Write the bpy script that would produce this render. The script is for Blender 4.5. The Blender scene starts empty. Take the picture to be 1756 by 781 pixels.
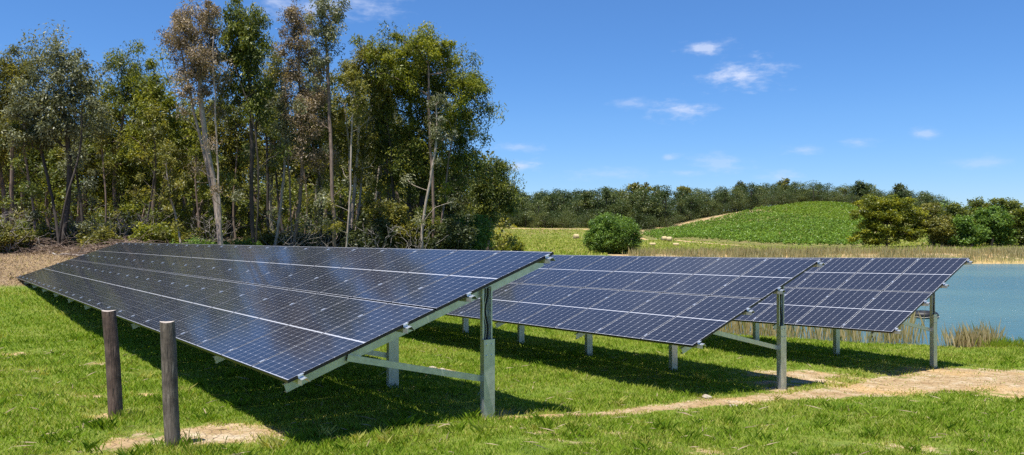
import bpy, math, random
import numpy as np
R = math.radians
rng = np.random.default_rng(11)
random.seed(5)
sc = bpy.context.scene
C = sc.collection
F = 1386.6; CX = 878.0; HZ = 405.0; Z0 = 1.75       # photograph's focal length and horizon, camera height

def at(px, py, Y):
    return np.array([(px-CX)/F*Y, Y, -(py-HZ)/F*Y + Z0])
def atg(px, Y):
    x = (px-CX)/F*Y
    return np.array([x, Y, H1(x, Y)])

# ------------------------------------------------------------------ materials
def newmat(name):
    m = bpy.data.materials.new(name); m.use_nodes = True
    nt = m.node_tree; nt.nodes.clear()
    out = nt.nodes.new('ShaderNodeOutputMaterial')
    return m, nt, out
def nd(nt, t, **kw):
    n = nt.nodes.new(t)
    for k, v in kw.items(): setattr(n, k, v)
    return n
def mth(nt, op, a, b=None, c=None, clamp=False):
    n = nt.nodes.new('ShaderNodeMath'); n.operation = op; n.use_clamp = clamp
    for i, v in enumerate((a, b, c)):
        if v is None: continue
        if isinstance(v, (int, float)): n.inputs[i].default_value = v
        else: nt.links.new(v, n.inputs[i])
    return n.outputs[0]
def mixc(nt, f, a, b, mode='MIX'):
    n = nt.nodes.new('ShaderNodeMix'); n.data_type = 'RGBA'; n.blend_type = mode
    for s, v in ((n.inputs[0], f), (n.inputs[6], a), (n.inputs[7], b)):
        if isinstance(v, (int, float)): s.default_value = v
        elif isinstance(v, tuple): s.default_value = (*v, 1)
        else: nt.links.new(v, s)
    return n.outputs[2]
def noise(nt, scale, detail=4, rough=.55, vec=None, dist=0):
    n = nd(nt, 'ShaderNodeTexNoise'); n.inputs['Scale'].default_value = scale
    n.inputs['Detail'].default_value = detail; n.inputs['Roughness'].default_value = rough
    n.inputs['Distortion'].default_value = dist
    if vec is not None: nt.links.new(vec, n.inputs['Vector'])
    return n.outputs['Fac']
def ramp(nt, fac, stops):
    n = nd(nt, 'ShaderNodeValToRGB'); nt.links.new(fac, n.inputs[0])
    cr = n.color_ramp
    while len(cr.elements) < len(stops): cr.elements.new(.5)
    for e, (p, c) in zip(cr.elements, stops):
        e.position = p; e.color = (*c, 1) if isinstance(c, tuple) else (c, c, c, 1)
    return n.outputs[0]
def objc(nt, scale=None):
    tc = nd(nt, 'ShaderNodeTexCoord')
    if scale is None: return tc.outputs['Object']
    mp = nd(nt, 'ShaderNodeMapping'); mp.inputs['Scale'].default_value = scale
    nt.links.new(tc.outputs['Object'], mp.inputs[0]); return mp.outputs[0]
def bump(nt, h, strength=.3, dist=.02):
    b = nd(nt, 'ShaderNodeBump'); b.inputs['Strength'].default_value = strength; b.inputs['Distance'].default_value = dist
    nt.links.new(h, b.inputs['Height']); return b.outputs[0]
def prin(nt, out, col, rough=.6, metal=0, nrm=None, spec=.5, coat=0, coatr=.03):
    p = nd(nt, 'ShaderNodeBsdfPrincipled')
    if isinstance(col, tuple): p.inputs['Base Color'].default_value = (*col, 1)
    else: nt.links.new(col, p.inputs['Base Color'])
    if isinstance(rough, (int, float)): p.inputs['Roughness'].default_value = rough
    else: nt.links.new(rough, p.inputs['Roughness'])
    p.inputs['Metallic'].default_value = metal
    p.inputs['Specular IOR Level'].default_value = spec
    p.inputs['Coat Weight'].default_value = coat; p.inputs['Coat Roughness'].default_value = coatr
    if nrm is not None: nt.links.new(nrm, p.inputs['Normal'])
    nt.links.new(p.outputs[0], out.inputs[0]); return p

def mat_plain(name, a, b, scale=8, rough=.6, metal=0, bstr=.2, stretch=(1,1,1), bd=.01, spec=.5, detail=5):
    m, nt, out = newmat(name)
    v = objc(nt, stretch); n = noise(nt, scale, detail, .6, v)
    col = ramp(nt, n, [(.32, a), (.68, b)])
    prin(nt, out, col, rough, metal, bump(nt, n, bstr, bd), spec); return m

def mat_leaf(name, dark, mid, light, trans=.3, rough=.45, spec=.3):
    m, nt, out = newmat(name)
    a = nd(nt, 'ShaderNodeAttribute'); a.attribute_name = 'tint'
    col = ramp(nt, a.outputs['Fac'], [(.0, dark), (.5, mid), (1., light)])
    p = nd(nt, 'ShaderNodeBsdfPrincipled'); nt.links.new(col, p.inputs['Base Color'])
    p.inputs['Roughness'].default_value = rough; p.inputs['Specular IOR Level'].default_value = spec
    t = nd(nt, 'ShaderNodeBsdfTranslucent')
    tc = mixc(nt, 1.0, col, (1.25, 1.15, .45), 'MULTIPLY'); nt.links.new(tc, t.inputs[0])
    mx = nd(nt, 'ShaderNodeMixShader'); mx.inputs[0].default_value = trans
    nt.links.new(p.outputs[0], mx.inputs[1]); nt.links.new(t.outputs[0], mx.inputs[2])
    nt.links.new(mx.outputs[0], out.inputs[0]); return m

M = {}
M['leaf_olive']  = mat_leaf('leaf_olive', (.06,.07,.02), (.16,.165,.037), (.33,.295,.055), .4)
M['leaf_green']  = mat_leaf('leaf_green', (.045,.068,.018), (.12,.15,.03), (.26,.27,.042), .4)
M['leaf_yellow'] = mat_leaf('leaf_yellow', (.07,.095,.014), (.175,.20,.021), (.35,.345,.03), .4)
M['leaf_brown']  = mat_leaf('leaf_brown', (.10,.08,.05), (.24,.185,.125), (.42,.33,.23), .3)
M['leaf_grey']   = mat_leaf('leaf_grey', (.07,.08,.045), (.15,.165,.09), (.30,.30,.17), .3)
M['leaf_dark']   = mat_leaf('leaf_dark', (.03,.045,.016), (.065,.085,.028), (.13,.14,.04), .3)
M['leaf_bush']   = mat_leaf('leaf_bush', (.05,.10,.02), (.12,.21,.035), (.22,.32,.055), .38)
M['leaf_far']    = mat_leaf('leaf_far', (.028,.05,.015), (.062,.092,.024), (.14,.155,.038), .25)
M['leaf_vine']   = mat_leaf('leaf_vine', (.065,.125,.014), (.135,.235,.024), (.22,.34,.036), .3)
M['leaf_vine_light'] = mat_leaf('leaf_vine_light', (.08,.14,.012), (.155,.25,.02), (.24,.34,.03), .3)
M['grass']       = mat_leaf('grass_blades', (.09,.17,.012), (.225,.335,.024), (.48,.46,.13), .42, .6, .12)
M['reed']        = mat_leaf('reed_blades', (.16,.20,.05), (.36,.31,.14), (.55,.47,.29), .3, .6)
M['reed_far']    = mat_leaf('far_reed_blades', (.18,.19,.06), (.38,.32,.14), (.56,.47,.26), .2, .6)
M['dry']         = mat_leaf('dry_litter', (.10,.07,.045), (.22,.155,.10), (.38,.29,.19), .1, .8)
M['bark_pale']   = mat_plain('pale_bark', (.20,.15,.11), (.46,.38,.31), 5, .8, 0, .5, (3,3,.6), .03)
M['bark_mid']    = mat_plain('brown_bark', (.09,.06,.045), (.27,.19,.145), 6, .85, 0, .6, (3,3,.5), .03)
M['bark_dark']   = mat_plain('dark_bark', (.025,.02,.017), (.085,.065,.052), 6, .9, 0, .6, (3,3,.5), .03)
M['twig']        = mat_plain('dead_wood', (.13,.11,.095), (.34,.30,.26), 6, .9, 0, .3, (2,2,2), .02)
M['galv']        = mat_plain('galvanised_steel', (.50,.52,.52), (.68,.70,.69), 14, .38, .8, .05, (1,1,1), .002)
M['alu']         = mat_plain('aluminium', (.72,.73,.74), (.85,.86,.87), 20, .35, .8, .02)
M['black_frame'] = mat_plain('black_anodised', (.012,.012,.014), (.022,.022,.026), 20, .35, .3, .0)
M['rubber']      = mat_plain('black_rubber', (.008,.008,.009), (.02,.02,.022), 10, .5, 0, .05, spec=.3)
M['rope']        = mat_plain('pale_rope', (.45,.42,.34), (.65,.6,.5), 30, .8)
M['hay']         = mat_plain('straw', (.34,.26,.12), (.55,.44,.24), 6, .9, 0, .4, (1,1,1), .05)
M['stone']       = mat_plain('stone', (.22,.18,.13), (.42,.36,.28), 9, .85, 0, .5)

def mat_wood_post(name, a, b, c):
    m, nt, out = newmat(name)
    v = objc(nt, (9, 9, .9)); n = noise(nt, 6, 8, .65, v, .6)
    v2 = objc(nt, (1,1,1)); n2 = noise(nt, 5, 4, .6, v2)
    v3 = objc(nt, (28, 28, 1.0)); n3 = noise(nt, 3.5, 4, .5, v3)
    crack = mth(nt, 'LESS_THAN', n3, .37)
    col = ramp(nt, n, [(.3, a), (.5, b), (.72, c)])
    col = mixc(nt, ramp(nt, n2, [(.45, 0.0), (.62, .6)]), col, tuple(x*.45 for x in a))
    col = mixc(nt, mth(nt, 'MULTIPLY', crack, .8), col, (.012,.01,.009))
    h = mth(nt, 'SUBTRACT', n, mth(nt, 'MULTIPLY', crack, .6))
    prin(nt, out, col, .85, 0, bump(nt, h, .8, .012)); return m
M['post_brown'] = mat_wood_post('weathered_brown_timber', (.065,.035,.026), (.145,.088,.064), (.27,.185,.14))
M['post_grey']  = mat_wood_post('weathered_grey_timber', (.08,.056,.042), (.18,.135,.102), (.34,.27,.21))

def mat_panel():
    m, nt, out = newmat('solar_cells')
    uv = nd(nt, 'ShaderNodeUVMap'); uv.uv_map = 'UVMap'
    sp = nd(nt, 'ShaderNodeSeparateXYZ'); nt.links.new(uv.outputs[0], sp.inputs[0])
    x, y = sp.outputs[0], sp.outputs[1]
    PX = (PW-.04)/6; y = mth(nt, 'ABSOLUTE', mth(nt, 'SUBTRACT', y, PL/2))    # mirrored about the middle strip
    PY = (PL/2-.02-.011)/10
    dx = mth(nt, 'PINGPONG', mth(nt, 'SUBTRACT', x, .02), PX/2)
    dy = mth(nt, 'PINGPONG', mth(nt, 'SUBTRACT', y, .011), PY/2)
    dy2 = mth(nt, 'PINGPONG', mth(nt, 'SUBTRACT', y, .011), PY)
    colx = mth(nt, 'LESS_THAN', dx, .0021)
    rowy = mth(nt, 'LESS_THAN', dy, .0010)
    dia = mth(nt, 'LESS_THAN', mth(nt, 'ADD', dx, dy2), .012)
    mid = mth(nt, 'LESS_THAN', y, .0115)
    e1 = mth(nt, 'LESS_THAN', x, .014); e2 = mth(nt, 'GREATER_THAN', x, PW-.014)
    e3 = mth(nt, 'GREATER_THAN', y, PL/2-.019)
    w = colx
    for q in (dia, mid, e1, e2, e3): w = mth(nt, 'MAXIMUM', w, q)
    w = mth(nt, 'MAXIMUM', w, mth(nt, 'MULTIPLY', rowy, .42))
    oi = nd(nt, 'ShaderNodeObjectInfo')
    n = noise(nt, 1.6, 4, .6, objc(nt))
    cell = mixc(nt, oi.outputs['Random'], (.006,.0075,.014), (.008,.0105,.019))
    cell = mixc(nt, mth(nt, 'MULTIPLY', n, .06), cell, (.25,.21,.18))
    col = mixc(nt, w, cell, (.42,.43,.46))
    r = mth(nt, 'ADD', mth(nt, 'MULTIPLY', n, .10), .045)
    p = prin(nt, out, col, .5, 0, None, .2, 1.0, .03)
    nt.links.new(r, p.inputs['Coat Roughness'])
    p.inputs['Coat IOR'].default_value = 1.34
    return m

# ------------------------------------------------------------------ mesh helpers
class MB:
    """collects shapes, builds ONE mesh object"""
    def __init__(s): s.v = []; s.f = []; s.mi = []; s.n = 0
    def add(s, verts, faces, mi=0):
        verts = np.asarray(verts, float)
        s.v.append(verts); s.f += [tuple(int(i)+s.n for i in f) for f in faces]; s.mi += [mi]*len(faces); s.n += len(verts)
    def box(s, c, ax, half, mi=0):
        c = np.array(c, float); X, Y, Z = [np.array(a, float) for a in ax]; a, b, d = half
        v = [c + X*a*i + Y*b*j + Z*d*k for i in (-1,1) for j in (-1,1) for k in (-1,1)]
        s.add(v, [(0,1,3,2),(4,6,7,5),(0,4,5,1),(2,3,7,6),(0,2,6,4),(1,5,7,3)], mi)
    def extrude(s, prof, a, b, ux, uy, mi=0, cap=True):
        """closed 2-D profile swept from a to b; ux, uy are its axes"""
        a = np.array(a, float); b = np.array(b, float); n = len(prof)
        v = [a+ux*p+uy*q for p, q in prof] + [b+ux*p+uy*q for p, q in prof]
        f = [(i, (i+1) % n, n+(i+1) % n, n+i) for i in range(n)]
        if cap: f += [tuple(range(n))[::-1], tuple(range(n, 2*n))]
        s.add(v, f, mi)
    def tube(s, pts, rad, k=6, mi=0, cap=True):
        pts = np.asarray(pts, float); n = len(pts)
        if np.isscalar(rad): rad = [rad]*n
        t = np.gradient(pts, axis=0); t /= np.linalg.norm(t, axis=1)[:, None]+1e-9
        ref = np.array([1., .03, .02]) if abs(t[0][0]) < .8 else np.array([0., 1., .1])
        V = []
        for i in range(n):
            a = np.cross(t[i], ref); a /= np.linalg.norm(a)+1e-9; b = np.cross(t[i], a)
            for j in range(k):
                q = 2*math.pi*j/k; V.append(pts[i]+rad[i]*(a*math.cos(q)+b*math.sin(q)))
        f = [(i*k+j, i*k+(j+1) % k, (i+1)*k+(j+1) % k, (i+1)*k+j) for i in range(n-1) for j in range(k)]
        if cap: f += [tuple(range(k))[::-1], tuple((n-1)*k+j for j in range(k))]
        s.add(V, f, mi)
    def build(s, name, mats, parent=None, smooth=False, loc=None):
        me = bpy.data.meshes.new(name)
        V = np.vstack(s.v)
        if loc is not None: V = V - np.array(loc)
        me.from_pydata(V.tolist(), [], s.f)
        for m in (mats if isinstance(mats, (list, tuple)) else [mats]): me.materials.append(m)
        if any(s.mi): me.polygons.foreach_set('material_index', s.mi)
        if smooth: me.shade_smooth()
        me.update()
        o = bpy.data.objects.new(name, me); C.objects.link(o)
        if loc is not None: o.location = loc
        if parent is not None: o.parent = parent; o.location = (0,0,0) if loc is None else o.location
        return o
def quads_mesh(name, V, nper, mats, tint=None, parent=None, loc=(0,0,0), mi=None):
    """V: (N*nper,3) vertices, nper per face"""
    V = np.asarray(V, np.float32) - np.array(loc, np.float32)
    n = len(V)//nper
    me = bpy.data.meshes.new(name)
    me.vertices.add(len(V)); me.vertices.foreach_set('co', V.ravel())
    me.loops.add(len(V)); me.loops.foreach_set('vertex_index', np.arange(len(V), dtype=np.int32))
    me.polygons.add(n); me.polygons.foreach_set('loop_start', np.arange(0, len(V), nper, dtype=np.int32))
    for m in (mats if isinstance(mats, (list, tuple)) else [mats]): me.materials.append(m)
    if mi is not None: me.polygons.foreach_set('material_index', mi.astype(np.int32))
    me.update(calc_edges=True)
    if tint is not None:
        a = me.attributes.new('tint', 'FLOAT', 'FACE'); a.data.foreach_set('value', tint.astype(np.float32))
    o = bpy.data.objects.new(name, me); C.objects.link(o)
    if parent is not None: o.parent = parent
    else: o.location = loc
    return o
def tag(o, label=None, cat=None, group=None, kind=None):
    if label: o['label'] = label
    if cat: o['category'] = cat
    if group: o['group'] = group
    if kind: o['kind'] = kind
    return o
def empty(name, loc, label, cat, group=None):
    o = bpy.data.objects.new(name, None); C.objects.link(o); o.location = loc; o.empty_display_size = .3
    return tag(o, label, cat, group)
def inst(name, src, parent, mat=None):
    o = src.copy(); o.name = name; C.objects.link(o); o.parent = parent; return o

# ------------------------------------------------------------------ terrain height
WATER = -3.55
U0 = np.array([-.6, .8]); H0 = np.array([.8, .6])
ctl = []
prof = [(-25,-1.6),(-12,-1.9),(-5,-2.05),(0,-2.15),(1.6,-2.2),(3.4,-2.27),(5.9,-2.28),(7.4,-2.43),(10.3,-2.63),(12.6,-2.77),(14.3,-2.86),(16.5,-2.93),(18.8,-3.0),(20.5,-3.1),(24,-3.3)]
for uu in (-12, 0, 7, 14, 22, 30):
    for c_, z_ in prof:
        if uu == 30 and c_ > 16: continue
        if uu > 15 and c_ < -12: continue
        x, y = U0*uu + H0*c_
        dz = .36 if (uu == 30 and c_ < 9) else 0
        ctl.append((x, y, z_+dz))
def cp(px, py, Y): ctl.append(((px-CX)/F*Y, Y, -(py-HZ)/F*Y))
cp(-60,455,36); cp(60,450,37.5); cp(150,432,42); cp(20,430,45); cp(-150,430,45); cp(20,419,52); cp(250,419,50); cp(500,420,50); cp(750,428,52); cp(300,413,66); cp(0,412,66); cp(600,414,70); cp(850,430,62)
cp(400,409,100); cp(-200,408,100); cp(870,438,85); cp(870,433,105); cp(870,415,170); cp(870,403,240); cp(860,390,290); cp(1000,391,290); cp(930,375,400); cp(930,350,500)
cp(1000,430,125); cp(1140,434,112); cp(1300,434,112); cp(1450,434,112); cp(1600,434,112); cp(1756,434,112); cp(1950,434,112); cp(1000,414,200); cp(1140,414,230); cp(1120,421,180)
cp(1095,404,250); cp(1180,412,205); cp(1330,424,172); cp(1460,426,165); cp(1140,396,272); cp(1290,363,292); cp(1396,379,255); cp(1462,388,235); cp(1330,375,262)
cp(1370,353,318); cp(1401,352,325); cp(1449,354,318); cp(1475,364,300); cp(1401,353,380); cp(1200,370,380); cp(1100,375,380); cp(1550,366,360); cp(1620,385,300)
cp(1550,424,152); cp(1700,424,150); cp(1850,424,150); cp(1700,410,240); cp(1900,410,240); cp(1200,400,245); cp(1250,398,225); cp(1380,402,210); cp(1700,385,400)
for a in range(0, 360, 30):
    for r_ in (700, 1800, 3200): ctl.append((r_*math.cos(R(a)), r_*math.sin(R(a)), 2.0))
ctl += [(-40,-20,-1.2),(40,-30,-2.5),(0,-60,-1.5),(-90,20,-1),(-110,90,0),(45,5,-3.3),(60,12,-3.1),(130,10,-2),(140,60,-2.2),(135,100,-1.8)]
ctl = np.array(ctl)
def phi(r): return np.sqrt(r*r+4.0)
_d = np.linalg.norm(ctl[:,None,:2]-ctl[None,:,:2], axis=2)
_A = np.zeros((len(ctl)+1,)*2); _A[:-1,:-1] = phi(_d) - np.eye(len(ctl))*.02; _A[-1,:-1] = 1; _A[:-1,-1] = 1
_w = np.linalg.solve(_A, np.append(ctl[:,2], 0))
LAKE = np.array([(30,23.6),(22,24.2),(15.5,25.0),(11.5,26.2),(8.0,27.6),(4.5,31),(2.5,40),(1,58),(4,78),(14,93),(30,101),(50,104),(70,103),(95,97),(118,80),(120,45),(95,27),(60,22.5)], float)
def lake_sd(x, y):
    P = np.stack([x, y], -1); n = len(LAKE); d = np.full(x.shape, 1e9); ins = np.zeros(x.shape, bool)
    for i in range(n):
        a = LAKE[i]; b = LAKE[(i+1) % n]; e = b-a
        t = np.clip(((P-a)@e)/(e@e), 0, 1); q = P-a-t[..., None]*e
        d = np.minimum(d, np.hypot(q[..., 0], q[..., 1]))
        c1 = (a[1] > y) != (b[1] > y)
        xi = (b[0]-a[0])*(y-a[1])/((b[1]-a[1]) if b[1] != a[1] else 1e-9)+a[0]
        ins ^= c1 & (x < xi)
    return np.where(ins, -d, d)
def smooth(t): t = np.clip(t, 0, 1); return t*t*(3-2*t)
def wob(x, y, s, seed=0):
    a = seed*1.7
    return (np.sin(x*s+1.3+a)*np.cos(y*s*1.13-.7+a)+.6*np.sin(x*s*2.3-y*s*1.7+2.1+a)+.4*np.cos(x*s*3.9+y*s*4.3+a)+.25*np.sin(x*s*8.1-y*s*6.7+a*3))/2.25
def Hh(x, y):
    x = np.atleast_1d(np.asarray(x, float)); y = np.atleast_1d(np.asarray(y, float)); sh = x.shape
    xf = x.ravel(); yf = y.ravel(); z = np.empty(len(xf))
    for i in range(0, len(xf), 40000):
        d = np.hypot(xf[i:i+40000, None]-ctl[None, :, 0], yf[i:i+40000, None]-ctl[None, :, 1])
        z[i:i+40000] = phi(d)@_w[:-1]+_w[-1]
    sd = lake_sd(xf, yf)+.35*wob(xf, yf, .9)
    t = smooth(sd/4.5)
    zo = (1-t)*(WATER+.03+.13*np.maximum(sd, 0))+t*np.maximum(z, WATER+.25)
    zi = WATER-np.minimum(1.3, .3*np.maximum(-sd, 0))
    z = np.where(sd > 0, zo, zi)
    near = np.exp(-(xf**2+yf**2)/60**2)
    z = z+.018*wob(xf, yf, 2.1)*near+.03*wob(xf, yf, .7, 2)
    return (z+Z0).reshape(sh)
def H1(x, y): return float(Hh(x, y)[0])

# ------------------------------------------------------------------ bare earth mask, in metres on the ground
def g2(px, py):                                    # ground point under a photo point, by walking down the terrain
    Y = 5.0
    dx = (px-CX)/F; dz = -(py-HZ)/F
    while Y < 400:
        if H1(dx*Y, Y) >= dz*Y+Z0: break
        Y *= 1.01
    return np.array([dx*Y, Y])
track = [g2(*p) for p in [(840,716),(920,718),(1010,712),(1100,704),(1200,694),(1300,685),(1400,678),(1480,672),(1560,662),(1640,655),(1756,655),(1900,660)]]
trackw = [.05,.09,.12,.14,.15,.19,.27,.38,.60,.95,1.25,1.4]
patches = [(g2(382,750), .42, .26, 1.15, 1), (g2(222,758), .26, .30, .80, 2), (g2(1372,645), .75, .40, 1., 0), (g2(1395,655), .6, .3, .9, 0), (g2(1660,640), 1.2, .5, 1.0, 0),
  (g2(1760,645), 1.5, .6, 1.05, 0), (g2(1590,690),.5,.12,.6,0), (g2(1330,660),.5,.3,.8,0), (g2(1260,694),.5,.12,.9,2),
  (g2(245,679), .17,.09,.8,2), (g2(150,681),.20,.10,.7,2), (g2(160,628),.2,.12,.5,2),(g2(60,640),.3,.15,.55,2),(g2(30,608),.3,.2,.5,2),(g2(230,640),.3,.15,.5,2),
  (g2(740,634),.3,.12,.8,2),(g2(755,636),.25,.1,.8,2),(g2(1210,686),.25,.12,.8,2),(g2(1000,760),.9,.12,.5,2),(g2(1180,775),.8,.14,.5,2),(g2(1560,770),1.2,.2,.55,2),(g2(200,715),.2,.2,.7,2),(g2(900,740),1,.2,.4,2),(g2(835,712),.35,.25,.9,2),(g2(1339,669),.35,.3,.8,2)]
def bare_mask(x, y):
    m = np.zeros(x.shape)
    for i in range(len(track)-1):
        a = track[i]; b = track[i+1]; e = b-a
        t = np.clip(((x-a[0])*e[0]+(y-a[1])*e[1])/(e@e), 0, 1)
        d = np.hypot(x-a[0]-t*e[0], y-a[1]-t*e[1]); w = trackw[i]*(1-t)+trackw[i+1]*t
        m = np.maximum(m, np.clip(1.35-.55*d/w, 0, 1.2))
    for (c, rx, ry, s, k) in patches:
        d = np.hypot((x-c[0])/(rx*1.5), (y-c[1])/(ry*1.9)); m = np.maximum(m, s*np.clip(1.25-.75*d, 0, 1.2))
    sd = lake_sd(x, y)
    m = np.maximum(m, np.clip(1.1-sd/2.2, 0, 1)*(sd > -6)*(y < 60))
    m = np.maximum(m, np.clip(.95-np.abs(sd-6)/10, 0, 1.)*(y > 80)*(x > 12))
    # vineyard headland tracks and the pale line along the foot of the far wood
    for pl, w in far_tracks:
        for i in range(len(pl)-1):
            a = pl[i]; b = pl[i+1]; e = b-a
            t = np.clip(((x-a[0])*e[0]+(y-a[1])*e[1])/(e@e), 0, 1)
            m = np.maximum(m, np.clip(1.5-np.hypot(x-a[0]-t*e[0], y-a[1]-t*e[1])/w, 0, 1))
    return m
def P2(px, Y): return np.array([(px-CX)/F*Y, Y])
far_tracks = [([P2(1100,262), P2(1140,274), P2(1290,294), P2(1375,322), P2(1402,330)], 7.5), ([P2(700,282), P2(860,284), P2(1000,284), P2(1100,268)], 2.6), ([P2(1040,225), P2(1095,243), P2(1180,197), P2(1330,166), P2(1480,158)], 1.0)]
def dry_mask(x, y):
    """0 lush .. 1 straw-dry: the yard at the foot of the grove, and the fields far off"""
    u = -.6*x+.8*y; c = .8*x+.6*y
    m = smooth((u-31-.1*c)/4)*smooth((66-y)/10)*smooth((15-c)/5)
    m = np.maximum(m, .45*smooth((y-70)/40))
    return np.clip(m+.18*wob(x, y, .35), 0, 1)

# ground sheet
def axis(n, a, T, c=0.0):
    t = np.linspace(-T, T, n); return a*np.sinh(t)+c
gx = axis(760, 9.0, 6.5, 1.0); gy = axis(760, 9.0, 6.5, 12.0)
GX, GY = np.meshgrid(gx, gy, indexing='ij')
GZ = Hh(GX, GY)
nx, ny = GX.shape
idx = np.arange(nx*ny).reshape(nx, ny)
quad = np.stack([idx[:-1,:-1], idx[1:,:-1], idx[1:,1:], idx[:-1,1:]], -1).reshape(-1, 4)
me = bpy.data.meshes.new('ground')
me.vertices.add(nx*ny); me.vertices.foreach_set('co', np.stack([GX, GY, GZ], -1).astype(np.float32).ravel())
me.loops.add(quad.size); me.loops.foreach_set('vertex_index', quad.astype(np.int32).ravel())
me.polygons.add(len(quad)); me.polygons.foreach_set('loop_start', np.arange(0, quad.size, 4, dtype=np.int32))
me.update(calc_edges=True); me.shade_smooth()
for nm, arr in (('bare', bare_mask(GX, GY)), ('dry', dry_mask(GX, GY)), ('shore', ((GY > 60)*smooth((1.5-lake_sd(GX, GY))/1.2)))):
    a = me.attributes.new(nm, 'FLOAT', 'POINT'); a.data.foreach_set('value', arr.astype(np.float32).ravel())
ground = bpy.data.objects.new('ground', me); C.objects.link(ground); tag(ground, kind='structure')
def mat_ground():
    m, nt, out = newmat('grassy_ground')
    ab = nd(nt, 'ShaderNodeAttribute'); ab.attribute_name = 'bare'
    ad = nd(nt, 'ShaderNodeAttribute'); ad.attribute_name = 'dry'
    ash = nd(nt, 'ShaderNodeAttribute'); ash.attribute_name = 'shore'
    v = objc(nt)
    n1 = noise(nt, .35, 5, .6, v); n2 = noise(nt, 2.6, 6, .65, v); n3 = noise(nt, 22, 5, .7, v); n4 = noise(nt, .05, 4, .6, v)
    g = ramp(nt, n2, [(.3, (.10,.15,.018)), (.55, (.17,.23,.026)), (.75, (.28,.27,.07))])
    g = mixc(nt, ramp(nt, n3, [(.35, .55), (.7, 0.)]), g, (.035,.06,.012))
    g = mixc(nt, ramp(nt, n1, [(.5, 0.), (.72, .55)]), g, (.23,.22,.07))
    d = ramp(nt, n3, [(.3, (.14,.09,.05)), (.55, (.27,.19,.10)), (.75, (.40,.31,.17))])
    df = mth(nt, 'ADD', ad.outputs['Fac'], mth(nt, 'MULTIPLY', mth(nt, 'SUBTRACT', n2, .5), .9))
    df = mth(nt, 'ADD', df, mth(nt, 'MULTIPLY', mth(nt, 'SUBTRACT', n4, .5), .7))
    df = ramp(nt, df, [(.25, 0.), (.75, 1.)])
    col = mixc(nt, df, g, d)
    s = ramp(nt, n2, [(.3, (.24,.15,.07)), (.5, (.39,.28,.15)), (.7, (.53,.44,.31))])
    s = mixc(nt, ramp(nt, n3, [(.3, .6), (.55, 0.)]), s, (.27,.18,.10))
    s = mixc(nt, ramp(nt, n1, [(.48, 0.), (.6, .55)]), s, (.52,.33,.13))
    bf = mth(nt, 'ADD', ab.outputs['Fac'], mth(nt, 'ADD', mth(nt, 'MULTIPLY', mth(nt, 'SUBTRACT', n2, .5), .9), mth(nt, 'MULTIPLY', mth(nt, 'SUBTRACT', n3, .5), .5)))
    nb = noise(nt, 1.1, 6, .7, v)
    bf = mth(nt, 'ADD', bf, mth(nt, 'MULTIPLY', mth(nt, 'SUBTRACT', nb, .50), 1.9))
    bf = ramp(nt, bf, [(.5, 0.), (.66, 1.)])
    col = mixc(nt, bf, col, s)
    col = mixc(nt, mth(nt, 'MULTIPLY', ash.outputs['Fac'], .85), col, (.48,.31,.14))
    vor = nd(nt, 'ShaderNodeTexVoronoi'); vor.feature = 'DISTANCE_TO_EDGE'; vor.inputs['Scale'].default_value = 9; nt.links.new(v, vor.inputs['Vector'])
    crack = mth(nt, 'MULTIPLY', ramp(nt, vor.outputs['Distance'], [(.0, 1.), (.06, 0.)]), mth(nt, 'MULTIPLY', bf, .45))
    col = mixc(nt, crack, col, (.12,.085,.05))
    h = mth(nt, 'SUBTRACT', mth(nt, 'ADD', n3, n2), crack)
    prin(nt, out, col, .95, 0, bump(nt, h, .7, .05), .15); return m
me.materials.append(mat_ground())

# water
def mat_water():
    m, nt, out = newmat('pond_water')
    n1 = noise(nt, 1.1, 5, .62, objc(nt, (1, 1.6, 1))); n2 = noise(nt, 6.0, 3, .6, objc(nt, (1, 1.8, 1)))
    h = mth(nt, 'ADD', mth(nt, 'MULTIPLY', n1, 1.0), mth(nt, 'MULTIPLY', n2, .35))
    n3 = noise(nt, .06, 3, .5, objc(nt))
    col = ramp(nt, n3, [(.4, (.055,.135,.165)), (.65, (.08,.165,.175))])
    p = prin(nt, out, col, .17, 0, bump(nt, h, .85, .28), .5); p.inputs['IOR'].default_value = 1.33
    return m
wx = np.linspace(-6, 126, 12); wy = np.linspace(16, 112, 10)
b = MB(); b.add([(x, y, WATER+Z0) for x in wx for y in wy], [(i*10+j, (i+1)*10+j, (i+1)*10+j+1, i*10+j+1) for i in range(11) for j in range(9)])
tag(b.build('pond', mat_water()), kind='structure')

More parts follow.
